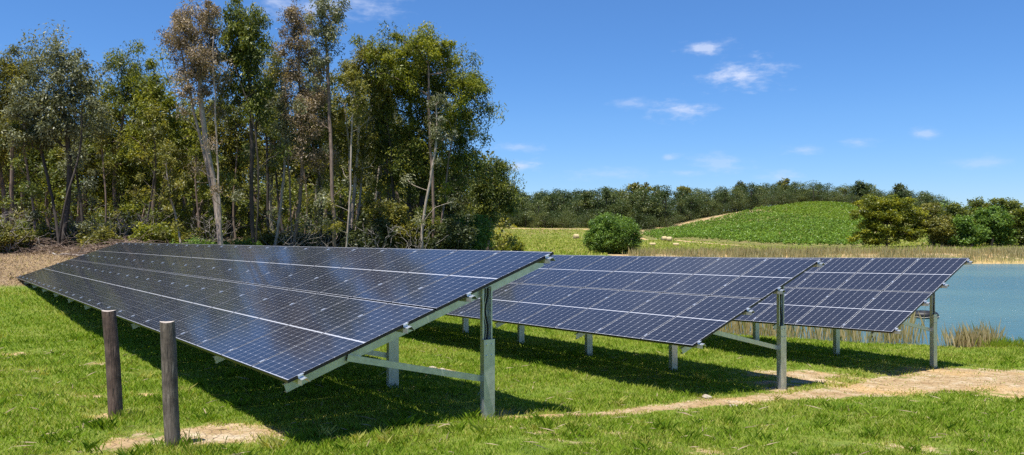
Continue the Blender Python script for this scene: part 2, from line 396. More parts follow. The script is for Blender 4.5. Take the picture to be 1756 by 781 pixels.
# ------------------------------------------------------------------ solar arrays
PW, PL, PT = 1.134, 1.909, .035
M['cells'] = mat_panel()
M['white_sheet'] = mat_plain('white_backsheet', (.62,.62,.62), (.7,.7,.7), 5, .6)
PITCH = PW+.012
def panel_meshes():
    b = MB(); z0, z1 = PT-.006, PT-.0015
    b.add([(0.008,0.008,z1),(PW-.008,.008,z1),(PW-.008,PL-.008,z1),(.008,PL-.008,z1)], [(0,1,2,3)], 0)
    b.add([(0.008,0.008,z0),(PW-.008,.008,z0),(PW-.008,PL-.008,z0),(.008,PL-.008,z0)], [(3,2,1,0)], 1)
    p = b.build('solar_panel', [M['cells'], M['white_sheet']])
    uv = p.data.uv_layers.new(name='UVMap')
    for lp in p.data.loops:
        c = p.data.vertices[lp.vertex_index].co; uv.data[lp.index].uv = (c.x, c.y)
    f = MB(); X, Y, Z = np.eye(3); w = .0045
    f.box((PW/2, w, PT/2), (X, Y, Z), (PW/2, w, PT/2)); f.box((PW/2, PL-w, PT/2), (X, Y, Z), (PW/2, w, PT/2))
    f.box((w, PL/2, PT/2), (X, Y, Z), (w, PL/2-2*w, PT/2)); f.box((PW-w, PL/2, PT/2), (X, Y, Z), (w, PL/2-2*w, PT/2))
    # the return flanges under the frame
    f.box((PW/2, .018, .001), (X, Y, Z), (PW/2-.01, .009, .001)); f.box((PW/2, PL-.018, .001), (X, Y, Z), (PW/2-.01, .009, .001))
    fr = f.build('frame', M['black_frame'])
    j = MB(); j.box((PW/2, PL/2, PT-.02), (X, Y, Z), (.05, .03, .012))
    jb = j.build('junction_box', M['black_frame'])
    return p, fr, jb
PROTO = panel_meshes()
used_proto = []
def cprof(web, fl, lip, t, sgn=1):
    """C section: web along axis p, flanges along axis q"""
    w = web/2; s = sgn
    return [(-w,0),(w,0),(w,s*fl),(w-lip,s*fl),(w-lip,s*(fl-t)),(w-t,s*(fl-t)),(w-t,s*t),(-w+t,s*t),(-w+t,s*(fl-t)),(-w+lip,s*(fl-t)),(-w+lip,s*fl),(-w,s*fl)]
CLV = [.15, 1.55, 2.5, 3.86]
def array(o3, u, s, n, N, kposts, label, clampk):
    o3 = np.array(o3)+np.array([0,0,Z0]); u = np.array(u); s = np.array(s); n = np.array(n)
    u /= np.linalg.norm(u); s -= u*(s@u); s /= np.linalg.norm(s); n = np.cross(s, u); n *= np.sign(n[2])
    base = o3+u*.18*PITCH; root_z = H1(base[0], base[1])
    loc = np.array([base[0], base[1], root_z])
    root = empty('solar_array', loc, label, 'solar array', 'rows of solar panels on steel frames')
    def Pt(k, v, off): return o3+u*(k*PITCH)+s*(v/2*PL+(.01 if v > 2 else -.01))+n*off
    # panels: local x runs against u so that the face looks up
    from mathutils import Matrix
    p0, f0, j0 = PROTO
    for k in range(N):
        for r_ in (0, 1):
            corner = o3+u*((k+1)*PITCH-.012)+s*(r_*(PL+.02)-.01)
            Mx = Matrix((( -u[0], s[0], n[0], corner[0]-loc[0]), (-u[1], s[1], n[1], corner[1]-loc[1]), (-u[2], s[2], n[2], corner[2]-loc[2]), (0,0,0,1)))
            # frame top flush with plane: shift down by PT
            sh = n*(-PT); Mx[0][3] += sh[0]; Mx[1][3] += sh[1]; Mx[2][3] += sh[2]
            if not used_proto:
                p, f, j = p0, f0, j0; used_proto.append(1)
            else:
                p, f, j = p0.copy(), f0.copy(), j0.copy()
                for q in (p, f, j): C.objects.link(q)
            p.parent = root; p.matrix_basis = Mx
            f.parent = p; j.parent = p
    def part(mb, name, mat): 
        o = mb.build(name, mat, root, loc=loc); o.location = (0,0,0); return o
    # purlins (Z / top-hat rails running the length)
    for v in CLV:
        b = MB(); w = .05; d = .055
        pr = [(-.03,0),(.03,0),(w,-d),(w-.004,-d-.003),(.027,-.004),(-.027,-.004),(-w+.004,-d-.003),(-w,-d)]
        b.extrude(pr, Pt(-.09, v, -PT-.001), Pt(N+.06, v, -PT-.001), s, n)
        part(b, 'purlin', M['galv'])
    # clamps on the seams
    for k in range(0, N+1):
        for v in CLV:
            b = MB(); c = Pt(k, v, 0)-u*.006
            if k == 0:
                b.box(c-u*.022+n*.002, (u,s,n), (.024,.03,.0025)); b.box(c-u*.008-n*.016, (u,s,n), (.0025,.03,.018)); b.box(c-u*.03-n*.034, (u,s,n), (.022,.03,.0025))
                b.box(c-u*.026+n*.006, (u,s,n), (.006,.006,.004))
            else:
                b.box(c+n*.0035, (u,s,n), (.019,.033,.0022)); b.box(c+n*.008, (u,s,n), (.005,.005,.0035))
            part(b, 'clamp', M['alu'])
    # frames: post, pile, rafter, brace
    uh = np.array([u[0], u[1], 0]); uh /= np.linalg.norm(uh); hh = np.array([-uh[1], uh[0], 0]); hh *= np.sign(hh@s)
    zz = np.array([0,0,1.])
    D1 = -PT-.060
    for k in kposts:
        V = 2.92
        top = Pt(k, V, D1-.012)
        gz = H1(top[0], top[1]); hgt = top[2]-gz
        foot = np.array([top[0], top[1], gz-.25])
        b = MB(); b.extrude(cprof(.15,.055,.018,.003,-1), np.array([top[0],top[1],gz+.05])+uh*.045, np.array([top[0],top[1],top[2]+.02])+uh*.045, hh, uh)
        part(b, 'post', M['galv'])
        b = MB(); b.extrude(cprof(.166,.07,.02,.004,1), foot-uh*.052, np.array([top[0],top[1],gz+hgt*.62-.02])-uh*.052, hh, uh)
        pl = part(b, 'pile', M['galv'])
        if k == kposts[0]:
            b = MB(); b.tube([np.array([top[0],top[1],top[2]-t*(hgt*.42)])+uh*.012+hh*(.02*math.sin(t*9+1)) for t in np.linspace(0,1,14)], .014, 6)
            part(b, 'cable', M['rubber'])
        for zq in (hgt*.62-.08, hgt*.62-.22):
            for sy in (-.04, .04):
                bb = MB(); bb.tube([np.array([top[0],top[1],gz+zq])-uh*.053+hh*sy, np.array([top[0],top[1],gz+zq])-uh*.066+hh*sy], .011, 6)
                o = bb.build('bolt', M['alu'], pl, loc=loc); o.location = (0,0,0)
        b = MB(); b.extrude(cprof(.094,.05,.015,.003,1), Pt(k, .02, D1-.049)+uh*.05, Pt(k, 3.96, D1-.049)+uh*.05, n, u)
        part(b, 'rafter', M['galv'])
        ra = Pt(k, .92, D1-.10)+uh*.012; rb = top-zz*1.15-hh*.02+uh*.012
        dv = rb-ra; dv /= np.linalg.norm(dv); up = np.cross(dv, uh); up *= np.sign(up[2])
        b = MB(); b.extrude(cprof(.075,.04,.012,.003,1), ra-dv*.12, rb+dv*.06, up, uh)
        part(b, 'brace', M['galv'])
    return root
array((-2.346,8.474,-1.509), (-.596,.803,-.002), (.755,.561,.34), (-.274,-.201,.941), 24, [.16+2.19*i for i in range(11)],
      'longest and nearest solar array, two panels high, reaching from the foreground to the trees', 0)
array((2.868,12.833,-1.733), (-.6,.8,-.009), (.75,.566,.342), (-.279,-.199,.94), 20, [.19+2.25*i for i in range(9)],
      'middle solar array between the long front row and the row beside the pond', 0)
array((7.804,16.597,-1.962), (-.603,.797,-.02), (.733,.564,.38), (-.314,-.215,.925), 13, [.35+2.1*i for i in range(6)],
      'rearmost solar array standing closest to the pond', 0)

# ------------------------------------------------------------------ timber fence posts
def fence_post(px, py, Y, tpx, tpy, r, mat, label):
    g = g2(px, py); z = H1(*g); Y = g[1]
    top = at(tpx, tpy, Y-.03)
    root = empty('fence_post', (g[0], g[1], z), label, 'fence post', 'old round timber fence posts')
    base = np.array([g[0], g[1], z-.15]); n = 22; k = 22; V = []; f = []
    for i in range(n+1):
        t = i/n; c = base*(1-t)+top*t; rr = r*(1.04-.07*t)
        c = c+np.array([math.sin(t*5+px)*.006, math.cos(t*4)*.005, 0])
        for j in range(k):
            q = 2*math.pi*j/k; q2 = rr*(1+.03*math.sin(3*q+t*2+px)+.018*math.sin(7*q+t*5)+.012*random.uniform(-1,1))
            V.append(c+np.array([q2*math.cos(q), q2*math.sin(q), (.006*math.sin(q*2+1) if i == n else 0)]))
    V.append(top+np.array([0,0,.004]))
    for i in range(n):
        for j in range(k): f.append((i*k+j, i*k+(j+1)%k, (i+1)*k+(j+1)%k, (i+1)*k+j))
    b = MB(); b.add(V, f); 
    shaft = b.build('shaft', mat, root, loc=(g[0],g[1],z), smooth=True); shaft.location = (0,0,0)
    b = MB(); ring = V[n*k:n*k+k]; cen = top+np.array([0,0,.002])
    b.add([*ring, cen], [(j, (j+1)%k, k) for j in range(k)])
    cap = b.build('cut_top', M['cut_end'], root, loc=(g[0],g[1],z)); cap.location = (0,0,0)
def mat_cut():
    m, nt, out = newmat('sawn_post_top')
    n = noise(nt, 30, 5, .6, objc(nt)); n2 = noise(nt, 5, 2, .6, objc(nt))
    col = ramp(nt, n, [(.3, (.22,.18,.15)), (.7, (.50,.44,.38))])
    prin(nt, out, col, .9, 0, bump(nt, n, .5, .006)); return m
M['cut_end'] = mat_cut()
fence_post(200, 716, 0, 187, 533, .082, M['post_brown'], 'brown timber fence post, the left and farther of two in the grass')
fence_post(299, 766, 0, 286, 552, .077, M['post_grey'], 'cracked grey timber fence post, the right and nearer of two')

# ------------------------------------------------------------------ foliage
def leaf_quads(cen, rad, per, size, flat=.8, droop=.5, rnd=None, asp=.36, shell=.5):
    """leaf-shaped quads around each clump centre"""
    rnd = rnd or rng
    n = len(cen)*per
    c = np.repeat(cen, per, 0); r = np.repeat(rad, per)
    d = rnd.normal(size=(n, 3)); d /= np.linalg.norm(d, axis=1)[:, None]
    rr = rnd.random(n)**shell
    d[:, 2] *= flat
    p = c+d*(r*rr)[:, None]*np.array([1,1,1])
    # ragged clumps: push by per-clump offset noise
    p += rnd.normal(size=(n,3))*.10*r[:, None]
    ax = rnd.normal(size=(n, 3)); ax[:, 2] = ax[:, 2]*.6-droop; ax /= np.linalg.norm(ax, axis=1)[:, None]
    nn = rnd.normal(size=(n, 3)); nn[:, 2] += .8; nn = nn+d*.7
    sd = np.cross(ax, nn); sd /= np.linalg.norm(sd, axis=1)[:, None]+1e-9
    L = size*(.6+.7*rnd.random(n)); W = L*asp
    v = np.empty((n, 4, 3))
    v[:, 0] = p; v[:, 1] = p+ax*(L*.45)[:, None]+sd*(W*.5)[:, None]; v[:, 2] = p+ax*L[:, None]; v[:, 3] = p+ax*(L*.45)[:, None]-sd*(W*.5)[:, None]
    ct = np.repeat(rnd.random(len(cen)), per)
    tint = np.clip(.5+.28*(ct-.5)*2+.22*rnd.normal(size=n), 0, 1)
    return v.reshape(-1, 3), tint
def sample_lobes(lobes, n, rnd, dmin):
    """points spread through a union of ellipsoids (x,y,z,rx,ry,rz)"""
    vol = np.array([l[3]*l[4]*l[5] for l in lobes])**.8; vol /= vol.sum(); out = []
    tries = 0
    while len(out) < n and tries < n*30:
        tries += 1
        l = lobes[rnd.choice(len(lobes), p=vol)]
        d = rnd.normal(size=3); d /= np.linalg.norm(d); q = rnd.random()**.42
        p = np.array([l[0]+d[0]*l[3]*q, l[1]+d[1]*l[4]*q, l[2]+d[2]*l[5]*q])
        if out and dmin > 0 and np.min(np.linalg.norm(np.array(out)-p, axis=1)) < dmin: continue
        out.append(p)
    return np.array(out)
def skeleton(trunks, tips, rnd, rtip=.012, r0=.16, expo=.5):
    """trunks: polylines; each tip grows back to the nearest lower node. returns list of (pts, radii)"""
    nodes = []; par = []; paths = []
    for tp in trunks:
        ids = []
        for i, p in enumerate(tp):
            nodes.append(np.array(p, float)); par.append(ids[-1] if ids else -1); ids.append(len(nodes)-1)
        paths.append(ids)
    ntr = len(trunks)
    axis_ = np.mean([t[-1] for t in trunks], axis=0)
    order = np.argsort([np.linalg.norm((p-axis_)[:2])+.25*abs(p[2]-axis_[2]) for p in tips])
    for oi in order:
        p = tips[oi]; N = np.array(nodes)
        dv = p-N; hd = np.hypot(dv[:,0], dv[:,1]); d = np.linalg.norm(dv, axis=1)
        pen = np.where(dv[:,2] < .55*hd, (.55*hd-dv[:,2])*1.6, 0)
        k = int(np.argmin(d+pen)); a = N[k]; L = d[k]
        m = max(2, int(L/.55)+1)
        mid = rnd.normal(size=3)*.10*L; ids = [k]
        for j in range(1, m+1):
            t = j/m
            q = a*(1-t)+p*t+mid*math.sin(math.pi*t)+np.array([0,0,-.06*L*math.sin(math.pi*t)])+rnd.normal(size=3)*.02*L*(j < m)
            nodes.append(q); par.append(ids[-1]); ids.append(len(nodes)-1)
        paths.append(ids)
    cnt = np.zeros(len(nodes)); child = set(par)
    for i in range(len(nodes)-1, -1, -1):
        if i not in child: cnt[i] += 1
        if par[i] >= 0: cnt[par[i]] += cnt[i]
    tot = max(cnt.max(), 1)
    rad = np.maximum(rtip, r0*(cnt/tot)**expo)
    res = []
    for pi, ids in enumerate(paths):
        r = [rad[i] for i in ids]
        if pi >= ntr: r[0] = min(r[0], r[1]*1.25)
        res.append(([nodes[i] for i in ids], r))
    return res
def trunk_line(base, top, rnd, bend=.03, step=.6):
    base = np.array(base, float); top = np.array(top, float); L = np.linalg.norm(top-base); m = max(3, int(L/step))
    a = rnd.normal(size=3)*bend*L; b = rnd.normal(size=3)*bend*.6*L; a[2] = b[2] = 0
    return [base*(1-t)+top*t+a*math.sin(math.pi*t)+b*math.sin(2*math.pi*t)+rnd.normal(size=3)*.015*(0 < t < 1) for t in np.linspace(0, 1, m+1)]
def make_tree(name, label, cat, base, lobes, trunks, leafm, barkm, ncl, per, lsize, crad, r0, group, seed, droop=.5, flat=.75, rtip=.012, asp=.36, flare=True, bare=0, dmin=None, skirt=0):
    rnd = np.random.default_rng(seed)
    base = np.array(base, float)
    vol = sum(l[3]*l[4]*l[5] for l in lobes)
    cl = sample_lobes(lobes, ncl, rnd, dmin if dmin is not None else crad*.55)
    if skirt:
        cl = cl+rnd.normal(size=cl.shape)*np.array([.28,.28,.38])
        ex = []
        for _ in range(skirt):
            tp = trunks[rnd.integers(len(trunks))]; q = tp[0]+(tp[-1]-tp[0])*rnd.uniform(.16,.72); a = rnd.random()*2*math.pi; r_ = rnd.uniform(.4,1.9)
            ex.append(q+np.array([math.cos(a)*r_, math.sin(a)*r_, rnd.normal()*.3]))
        cl = np.vstack([cl, ex])
    root = empty(name, base, label, cat, group)
    tips = cl if not bare else np.vstack([cl, sample_lobes([(l[0], l[1], l[2]-l[5]*.7, l[3], l[4], l[5]) for l in lobes], bare, rnd, .3)])
    sk = skeleton(trunks, tips, rnd, rtip, r0)
    mb = MB()
    for i, (p, r) in enumerate(sk):
        if i < len(trunks) and flare: r = list(r); r[0] *= 1.35; r[1] *= 1.05
        mb.tube(p, r, 9 if i < len(trunks) else 5, cap=False)
    t = mb.build('trunk', barkm, root, True, loc=base); t.location = (0,0,0)
    rad = crad*((.65+.7*rnd.random(len(cl))) if not skirt else (.5+.95*rnd.random(len(cl))**1.4))
    V, ti = leaf_quads(cl, rad, per, lsize, flat, droop, rnd, asp)
    c = quads_mesh('crown', V, 4, leafm, ti, root, base)
    return root

def lobes_px(Y, L, dep=.8, dy=0.0):
    """crown lobes given as photo ellipses at the tree's own distance: (px,py,rx,ry[,dy])"""
    out = []
    for l in L:
        p = at(l[0], l[1], Y+(l[4] if len(l) > 4 else 0)); s = Y/F
        out.append((p[0], p[1], p[2], l[2]*s, max(l[2]*s*dep, .6), l[3]*s))
    return out
def gum(Y, bpx, L, trs, leaf, bark, label, ncl=90, per=190, ls=.23, cr=.62, r0=.17, seed=1, droop=.5, bend=.02, bare=0, dep=.8, name='gum_tree', cat='gum tree', group='tall gum trees of the grove', **kw):
    rnd = np.random.default_rng(seed+900)
    b = atg(bpx, Y); base = b+np.array([0,0,-.1]); r0 *= .68
    T = []
    for (tx, ty, *r) in trs:
        dy = r[0] if r else 0; bx = r[1] if len(r) > 1 else bpx
        bb = atg(bx, Y+dy*.15); bb[2] -= .15
        T.append(trunk_line(bb, at(tx, ty, Y+dy), rnd, bend))
    per = int(per*1.25); ls *= .86; kw.setdefault('asp', .30); kw.setdefault('skirt', 7); kw.setdefault('flat', 1.0); droop += .35
    return make_tree(name, label, cat, b, lobes_px(Y, L, dep), T, M[leaf], M[bark], ncl, per, ls, cr, r0, group, seed, droop=droop, bare=bare, **kw)

# --- the front line of the grove, left to right
gum(47, 22, [(10,140,45,55),(35,110,38,38),(-30,150,60,60),(20,210,60,45),(-10,250,60,40)], [(20,130),(-20,150,1,10)], 'leaf_olive','bark_mid',
    'olive gum tree with rusty tips cut by the left edge of the photo', 110, 190, seed=11, bare=8)
gum(44, 103, [(105,112,48,42),(75,150,45,45),(135,165,38,50),(100,210,50,40),(160,205,28,35),(50,215,40,35)], [(104,150),(60,190,.6),(140,180,-.6)], 'leaf_grey','bark_dark',
    'grey-green gum with black lower trunk and pale forked limbs at far left', 105, 165, seed=12, r0=.2, bare=14)
gum(56, 205, [(222,118,40,32),(200,150,35,35),(245,165,35,38),(210,205,50,45),(180,250,45,40),(240,250,45,40)], [(222,130),(190,200,.5)], 'leaf_green','bark_mid',
    'deep green round-topped gum behind, left of the brown-leaved tree', 110, 170, ls=.26, cr=.75, seed=13)
gum(50, 262, [(268,150,32,45),(285,200,34,40),(255,225,34,40),(295,255,35,35)], [(270,160),(290,200,.5)], 'leaf_yellow','bark_mid',
    'yellow-green gum tucked left of the tall brown-leaved tree', 75, 170, ls=.24, cr=.62, seed=14)
gum(41, 380, [(325,45,42,34),(350,30,30,28),(322,85,44,38),(345,125,38,40),(365,95,22,35),(350,165,26,26)], [(345,70,0),(310,85,.8),(365,80,-.6)], 'leaf_brown','bark_pale',
    'tall gum with brown-grey foliage and a pale leaning trunk', 105, 175, ls=.17, cr=.5, seed=15, skirt=5, r0=.19, bend=.012, bare=22)
gum(43, 437, [(405,52,30,38),(428,50,30,38),(445,85,20,40),(405,105,28,40),(430,140,32,40),(400,165,24,30),(445,175,22,30)], [(420,60),(440,100,.7),(400,110,-.6)], 'leaf_green','bark_dark',
    'tall weeping dark green gum right of the brown-leaved tree', 90, 165, ls=.24, cr=.5, seed=16, r0=.15, droop=1.1, bare=8)
gum(45, 500, [(505,25,26,26),(520,60,32,40),(495,95,26,35),(520,120,34,38),(500,170,36,44),(540,165,30,40),(525,225,34,36),(550,265,26,30)], [(512,50),(490,100,.6)], 'leaf_brown','bark_mid',
    'thin-crowned gum with greyish tan leaves reaching the top edge', 110, 145, ls=.19, cr=.5, seed=17, r0=.14, bare=18)
gum(43.5, 576, [(560,38,22,30),(572,22,14,18),(545,20,16,16),(552,62,16,16),(545,100,14,20)], [(558,50)], 'leaf_grey','bark_mid',
    'slender gum with one small high tuft and a long bare trunk', 34, 150, ls=.2, cr=.42, seed=18, r0=.15, bend=.012, bare=16)
gum(47, 602, [(600,120,28,32),(625,110,26,28),(600,160,34,38),(635,165,30,38),(590,215,34,38),(620,245,30,30)], [(612,125),(640,160,.5),(590,180,-.5)], 'leaf_olive','bark_pale',
    'olive gum with pale twin stems left of the biggest tree', 90, 160, ls=.22, cr=.55, seed=19, r0=.15, bare=14)
gum(48, 703, [(670,92,34,28),(640,120,24,26),(715,85,36,22),(755,100,34,24),(778,125,26,26),(700,130,60,40),(655,170,36,40),(760,165,45,35),(810,150,26,20),(815,180,24,22),(790,205,40,30),(720,215,60,45),(795,250,36,34),(655,240,34,40),(760,285,48,34),(810,285,24,26),(700,290,46,34)],
    [(700,140),(755,150,1.,706),(660,180,-1.,698),(790,220,1.6,710)], 'leaf_green','bark_dark',
    'largest gum tree, broad dense crown with yellow tips at the right of the grove', 300, 175, ls=.23, cr=.68, seed=20, r0=.24, bend=.03, bare=20, dep=.75)
gum(46, 742, [(735,75,22,14),(700,72,20,12),(760,92,26,14),(800,143,22,12),(690,120,30,16),(775,200,24,12),(640,100,16,12)], [(735,110),(790,170,1.,745)], 'leaf_yellow','bark_mid',
    'slim gum with golden upper leaves standing against the largest crown', 60, 190, ls=.22, cr=.5, seed=21, r0=.12, dep=1.0)
gum(52, 835, [(850,295,24,16),(868,318,20,18),(842,330,24,22),(872,345,15,14),(825,310,18,20),(838,362,22,18)], [(850,310),(832,330,.4)], 'leaf_green','bark_mid',
    'small round-crowned gum leaning out at the right end of the grove', 80, 190, ls=.22, cr=.55, seed=22, r0=.12)
# --- second line
gum(58, 150, [(150,240,45,50),(120,270,45,40),(180,290,40,40)], [(150,240),(120,260,.5)], 'leaf_olive','bark_mid', 'mid-height olive gum between the black trunk and the green round-top', 70, 150, ls=.28, cr=.8, seed=31)
gum(55, 335, [(320,215,38,40),(350,245,35,40),(310,280,40,35)], [(330,225),(350,250,.4)], 'leaf_green','bark_mid', 'green gum filling in behind the pale leaning trunk', 70, 150, ls=.27, cr=.75, seed=32)
gum(54, 400, [(385,215,32,42),(415,245,34,40),(385,285,34,34)], [(395,225),(415,240,.4)], 'leaf_olive','bark_dark', 'olive gum behind the weeping dark green tree', 66, 150, ls=.27, cr=.75, seed=33)
gum(53, 470, [(470,130,28,38),(460,185,34,42),(485,225,30,40),(455,265,34,34)], [(470,150),(460,200,.4)], 'leaf_olive','bark_pale', 'dull olive gum between the weeping tree and the tan-leaved one', 80, 150, ls=.26, cr=.7, seed=34, bare=6)
gum(54, 545, [(545,200,34,40),(560,155,26,32),(530,250,36,34),(570,265,30,30)], [(548,190),(565,170,.4)], 'leaf_green','bark_pale', 'green gum behind the slender bare-trunked one', 80, 150, ls=.26, cr=.72, seed=35, bare=6)
gum(56, 650, [(650,215,40,50),(680,260,40,40),(625,275,36,34)], [(650,210),(680,250,.4)], 'leaf_olive','bark_mid', 'gum in shade behind the pale twin stems', 80, 140, ls=.28, cr=.8, seed=36)
gum(57, 60, [(60,265,50,42),(20,285,45,35),(95,300,40,35)], [(60,260),(30,280,.5)], 'leaf_green','bark_mid', 'lower green gum behind the two leftmost trees', 70, 140, ls=.29, cr=.82, seed=37)
gum(58, 235, [(225,285,40,38),(265,300,36,34),(200,320,36,30)], [(230,280),(262,300,.4)], 'leaf_yellow','bark_mid', 'low yellowish gum below the green round-top', 60, 140, ls=.28, cr=.78, seed=38)
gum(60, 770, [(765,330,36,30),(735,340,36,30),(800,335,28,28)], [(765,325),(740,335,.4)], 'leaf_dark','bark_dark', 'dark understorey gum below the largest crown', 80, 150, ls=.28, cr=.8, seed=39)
# --- slender saplings and bare poles standing through the grove
poles = [(312,285,262,'pale','white-barked slender stem'),(345,338,240,'mid','thin brown stem'),(470,486,180,'pale','pale crooked stem'),(520,528,160,'mid','brown stem'),
         (545,530,120,'dark','dark stem'),(640,648,150,'pale','pale stem'),(178,172,180,'mid','thin stem'),(60,40,190,'mid','dull stem'),(140,128,215,'dark','charred stem'),
         (245,262,210,'dark','dark thin stem'),(405,398,180,'mid','rough stem'),(460,452,170,'dark','blackened stem'),(590,610,130,'pale','cream stem'),(676,650,190,'mid','leaning stem'),(725,748,180,'pale','pale limb-like stem'),(282,300,250,'dark','sooty stem'),(492,470,210,'dark','black leaning stem')]
pl_where = ['crossing in front of the yellowish gum','left of the tall leaning trunk','left of the tan-leaved gum','right of the tan-leaved gum','left of the slender bare-trunked gum','right of the twin-stemmed gum','right of the black trunk at far left','second from the left edge','just right of the black trunk','under the yellow-green gum','right of the pale leaning trunk','right of the weeping gum','between the bare-trunked gum and the twin stems','left of the largest tree','right of the largest trunk','behind the white-barked stem','tilting across the tan-leaved gum']
for i, ((bx, tx, ty, bk, lb), wh) in enumerate(zip(poles, pl_where)):
    Y = 43+(i*7 % 12)
    gum(Y, bx, [(tx, ty+8, 16, 26), (tx+10, ty+45, 16, 24)], [(tx, ty)], ['leaf_olive','leaf_green','leaf_grey'][i % 3], 'bark_'+bk,
        lb+' with a few leaves, '+wh, 16, 110, ls=.22, cr=.42, r0=.075+.02*(i % 3), seed=60+i, bend=.028, bare=7, skirt=5, name='sapling', cat='sapling', group='slender saplings among the gums', rtip=.009)

# --- bushes
def bush(px, Y, w, h, leaf, label, ncl=40, per=150, ls=.18, cr=.45, seed=1, name='bush', group='shrubs at the foot of the grove', cat='bush', asp=.4, dmin=None):
    b = atg(px, Y); rnd = np.random.default_rng(seed+5)
    lb = [(b[0], b[1], b[2]+h*.5, w/2, w/2*.8, h*.48), (b[0]-w*.2, b[1]-.1*w, b[2]+h*.33, w*.32, w*.3, h*.3), (b[0]+w*.22, b[1], b[2]+h*.36, w*.3, w*.3, h*.33)]
    T = [trunk_line(b+np.array([rnd.normal()*.06*w, rnd.normal()*.05*w, -.1]), b+np.array([rnd.normal()*.2*w, rnd.normal()*.15*w, h*.5]), rnd, .04, .3) for _ in range(4)]
    return make_tree(name, label, cat, b, lb, T, M[leaf], M['bark_mid'], ncl, per, ls, cr, .05, group, seed, droop=.1, flat=.8, rtip=.006, asp=asp, flare=False, dmin=dmin)
bsh = [(8,42,2.6,1.5,'leaf_olive','low olive bush at the left edge beside the dry yard'),(52,45,2.4,1.6,'leaf_green','green bush second from the left edge, beneath the gums'),
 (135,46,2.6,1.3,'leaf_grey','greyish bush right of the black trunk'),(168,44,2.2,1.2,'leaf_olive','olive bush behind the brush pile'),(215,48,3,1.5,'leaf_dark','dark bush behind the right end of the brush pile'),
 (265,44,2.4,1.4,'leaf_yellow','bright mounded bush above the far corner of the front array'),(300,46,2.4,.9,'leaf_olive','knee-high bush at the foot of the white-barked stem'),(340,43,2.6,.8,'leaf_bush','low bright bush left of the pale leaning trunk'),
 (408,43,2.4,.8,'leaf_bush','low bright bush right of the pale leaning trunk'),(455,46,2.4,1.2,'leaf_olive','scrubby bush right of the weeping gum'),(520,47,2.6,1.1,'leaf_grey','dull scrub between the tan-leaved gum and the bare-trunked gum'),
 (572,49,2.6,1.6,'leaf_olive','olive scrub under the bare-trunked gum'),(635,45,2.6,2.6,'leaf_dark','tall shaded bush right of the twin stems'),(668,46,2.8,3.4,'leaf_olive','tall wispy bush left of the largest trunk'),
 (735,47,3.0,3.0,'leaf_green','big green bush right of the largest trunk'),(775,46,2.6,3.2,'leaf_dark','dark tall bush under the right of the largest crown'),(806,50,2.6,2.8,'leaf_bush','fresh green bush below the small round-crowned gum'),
 (820,54,1.9,1.3,'leaf_yellow','pale yellow-green bush at the right foot of the grove'),(700,50,3,2.4,'leaf_olive','olive bush behind the largest trunk')]
for i, (px, Y, w, h, lf, lb) in enumerate(bsh):
    bush(px, Y, w, h, lf, lb, int(14+w*h*9), 140, .17, .36, 200+i)
bush(877, 92, 3.3, 1.9, 'leaf_yellow', 'small light green bush alone in the field beyond the front array', 45, 130, .22, .45, 240, group=None)
bush(1050, 106, 6.9, 5.2, 'leaf_bush', 'large round dark green bush above the middle array', 330, 170, .26, .65, 241, group=None, name='round_bush')

# --- trees on the right beyond the pond
def tree_far(px, Y, w, h, leaf, label, seed, ncl=120, per=120, ls=.42, cr=1.1, under=.25, name='spreading_tree', group=None, lobes=None, cat='tree', bark='bark_mid'):
    b = atg(px, Y); rnd = np.random.default_rng(seed)
    if lobes is None:
        lobes = [(b[0]+rnd.uniform(-.28,.28)*w, b[1]+rnd.uniform(-.2,.2)*w, b[2]+h*rnd.uniform(under+.15,.82), w*.25, w*.22, h*.17) for _ in range(7)]
    T = [trunk_line(b+np.array([0,0,-.2]), b+np.array([rnd.normal()*.1*w, 0, h*.6]), rnd, .05, .8)]
    return make_tree(name, label, cat, b, lobes, T, M[leaf], M[bark], ncl, per, ls, cr, .22, group, seed, droop=.1, flat=.6, rtip=.02, asp=.5)
Y = 150
tree_far(1520, Y, 14, 9, 'leaf_yellow', 'wide yellow-green tree at the right end of the vineyard', 301, 230, 130, .42, 1.0,
   lobes=lobes_px(Y, [(1500,352,34,14),(1535,350,32,13),(1480,365,22,12),(1560,368,26,16),(1520,372,36,14),(1575,388,18,16),(1500,392,30,14),(1545,400,36,14),(1480,408,22,12),(1510,412,26,8)], .9))
rt = [(1600,158,'leaf_olive','round olive treetop just right of the wide yellow-green tree'),(1640,150,'leaf_green','bright green tree above the far end of the pond'),(1675,165,'leaf_green','taller dark tree near the right edge'),(1700,150,'leaf_bush','fresh green tree third from the right edge'),(1735,158,'leaf_green','dark green tree second from the right edge'),(1768,150,'leaf_green','green tree cut by the right edge of the photo'),(1615,148,'leaf_olive','low dark tree between the wide yellow-green tree and the pond'),(1665,146,'leaf_bush','low green tree in front of the taller dark one')]
for i, (px, Y, lf, lb) in enumerate(rt):
    hh_ = [8.6,8.0,9.2,7.4,9.3,8.4,5.6,5.4][i]; wd = [8,8,8,7,8,8,7,7][i]
    b = atg(px, Y); rnd = np.random.default_rng(330+i)
    lobes = [(b[0]+rnd.uniform(-.3,.3)*wd, b[1]+rnd.uniform(-.2,.2)*wd, b[2]+hh_*q, wd*.27, wd*.25, hh_*.16) for q in (.2,.3,.42,.55,.66,.75,.85)]
    tree_far(px, Y, wd, hh_, lf, lb, 340+i, 110, 120, .42, .95, lobes=lobes, name='leafy_tree', group='trees on the right beyond the pond')

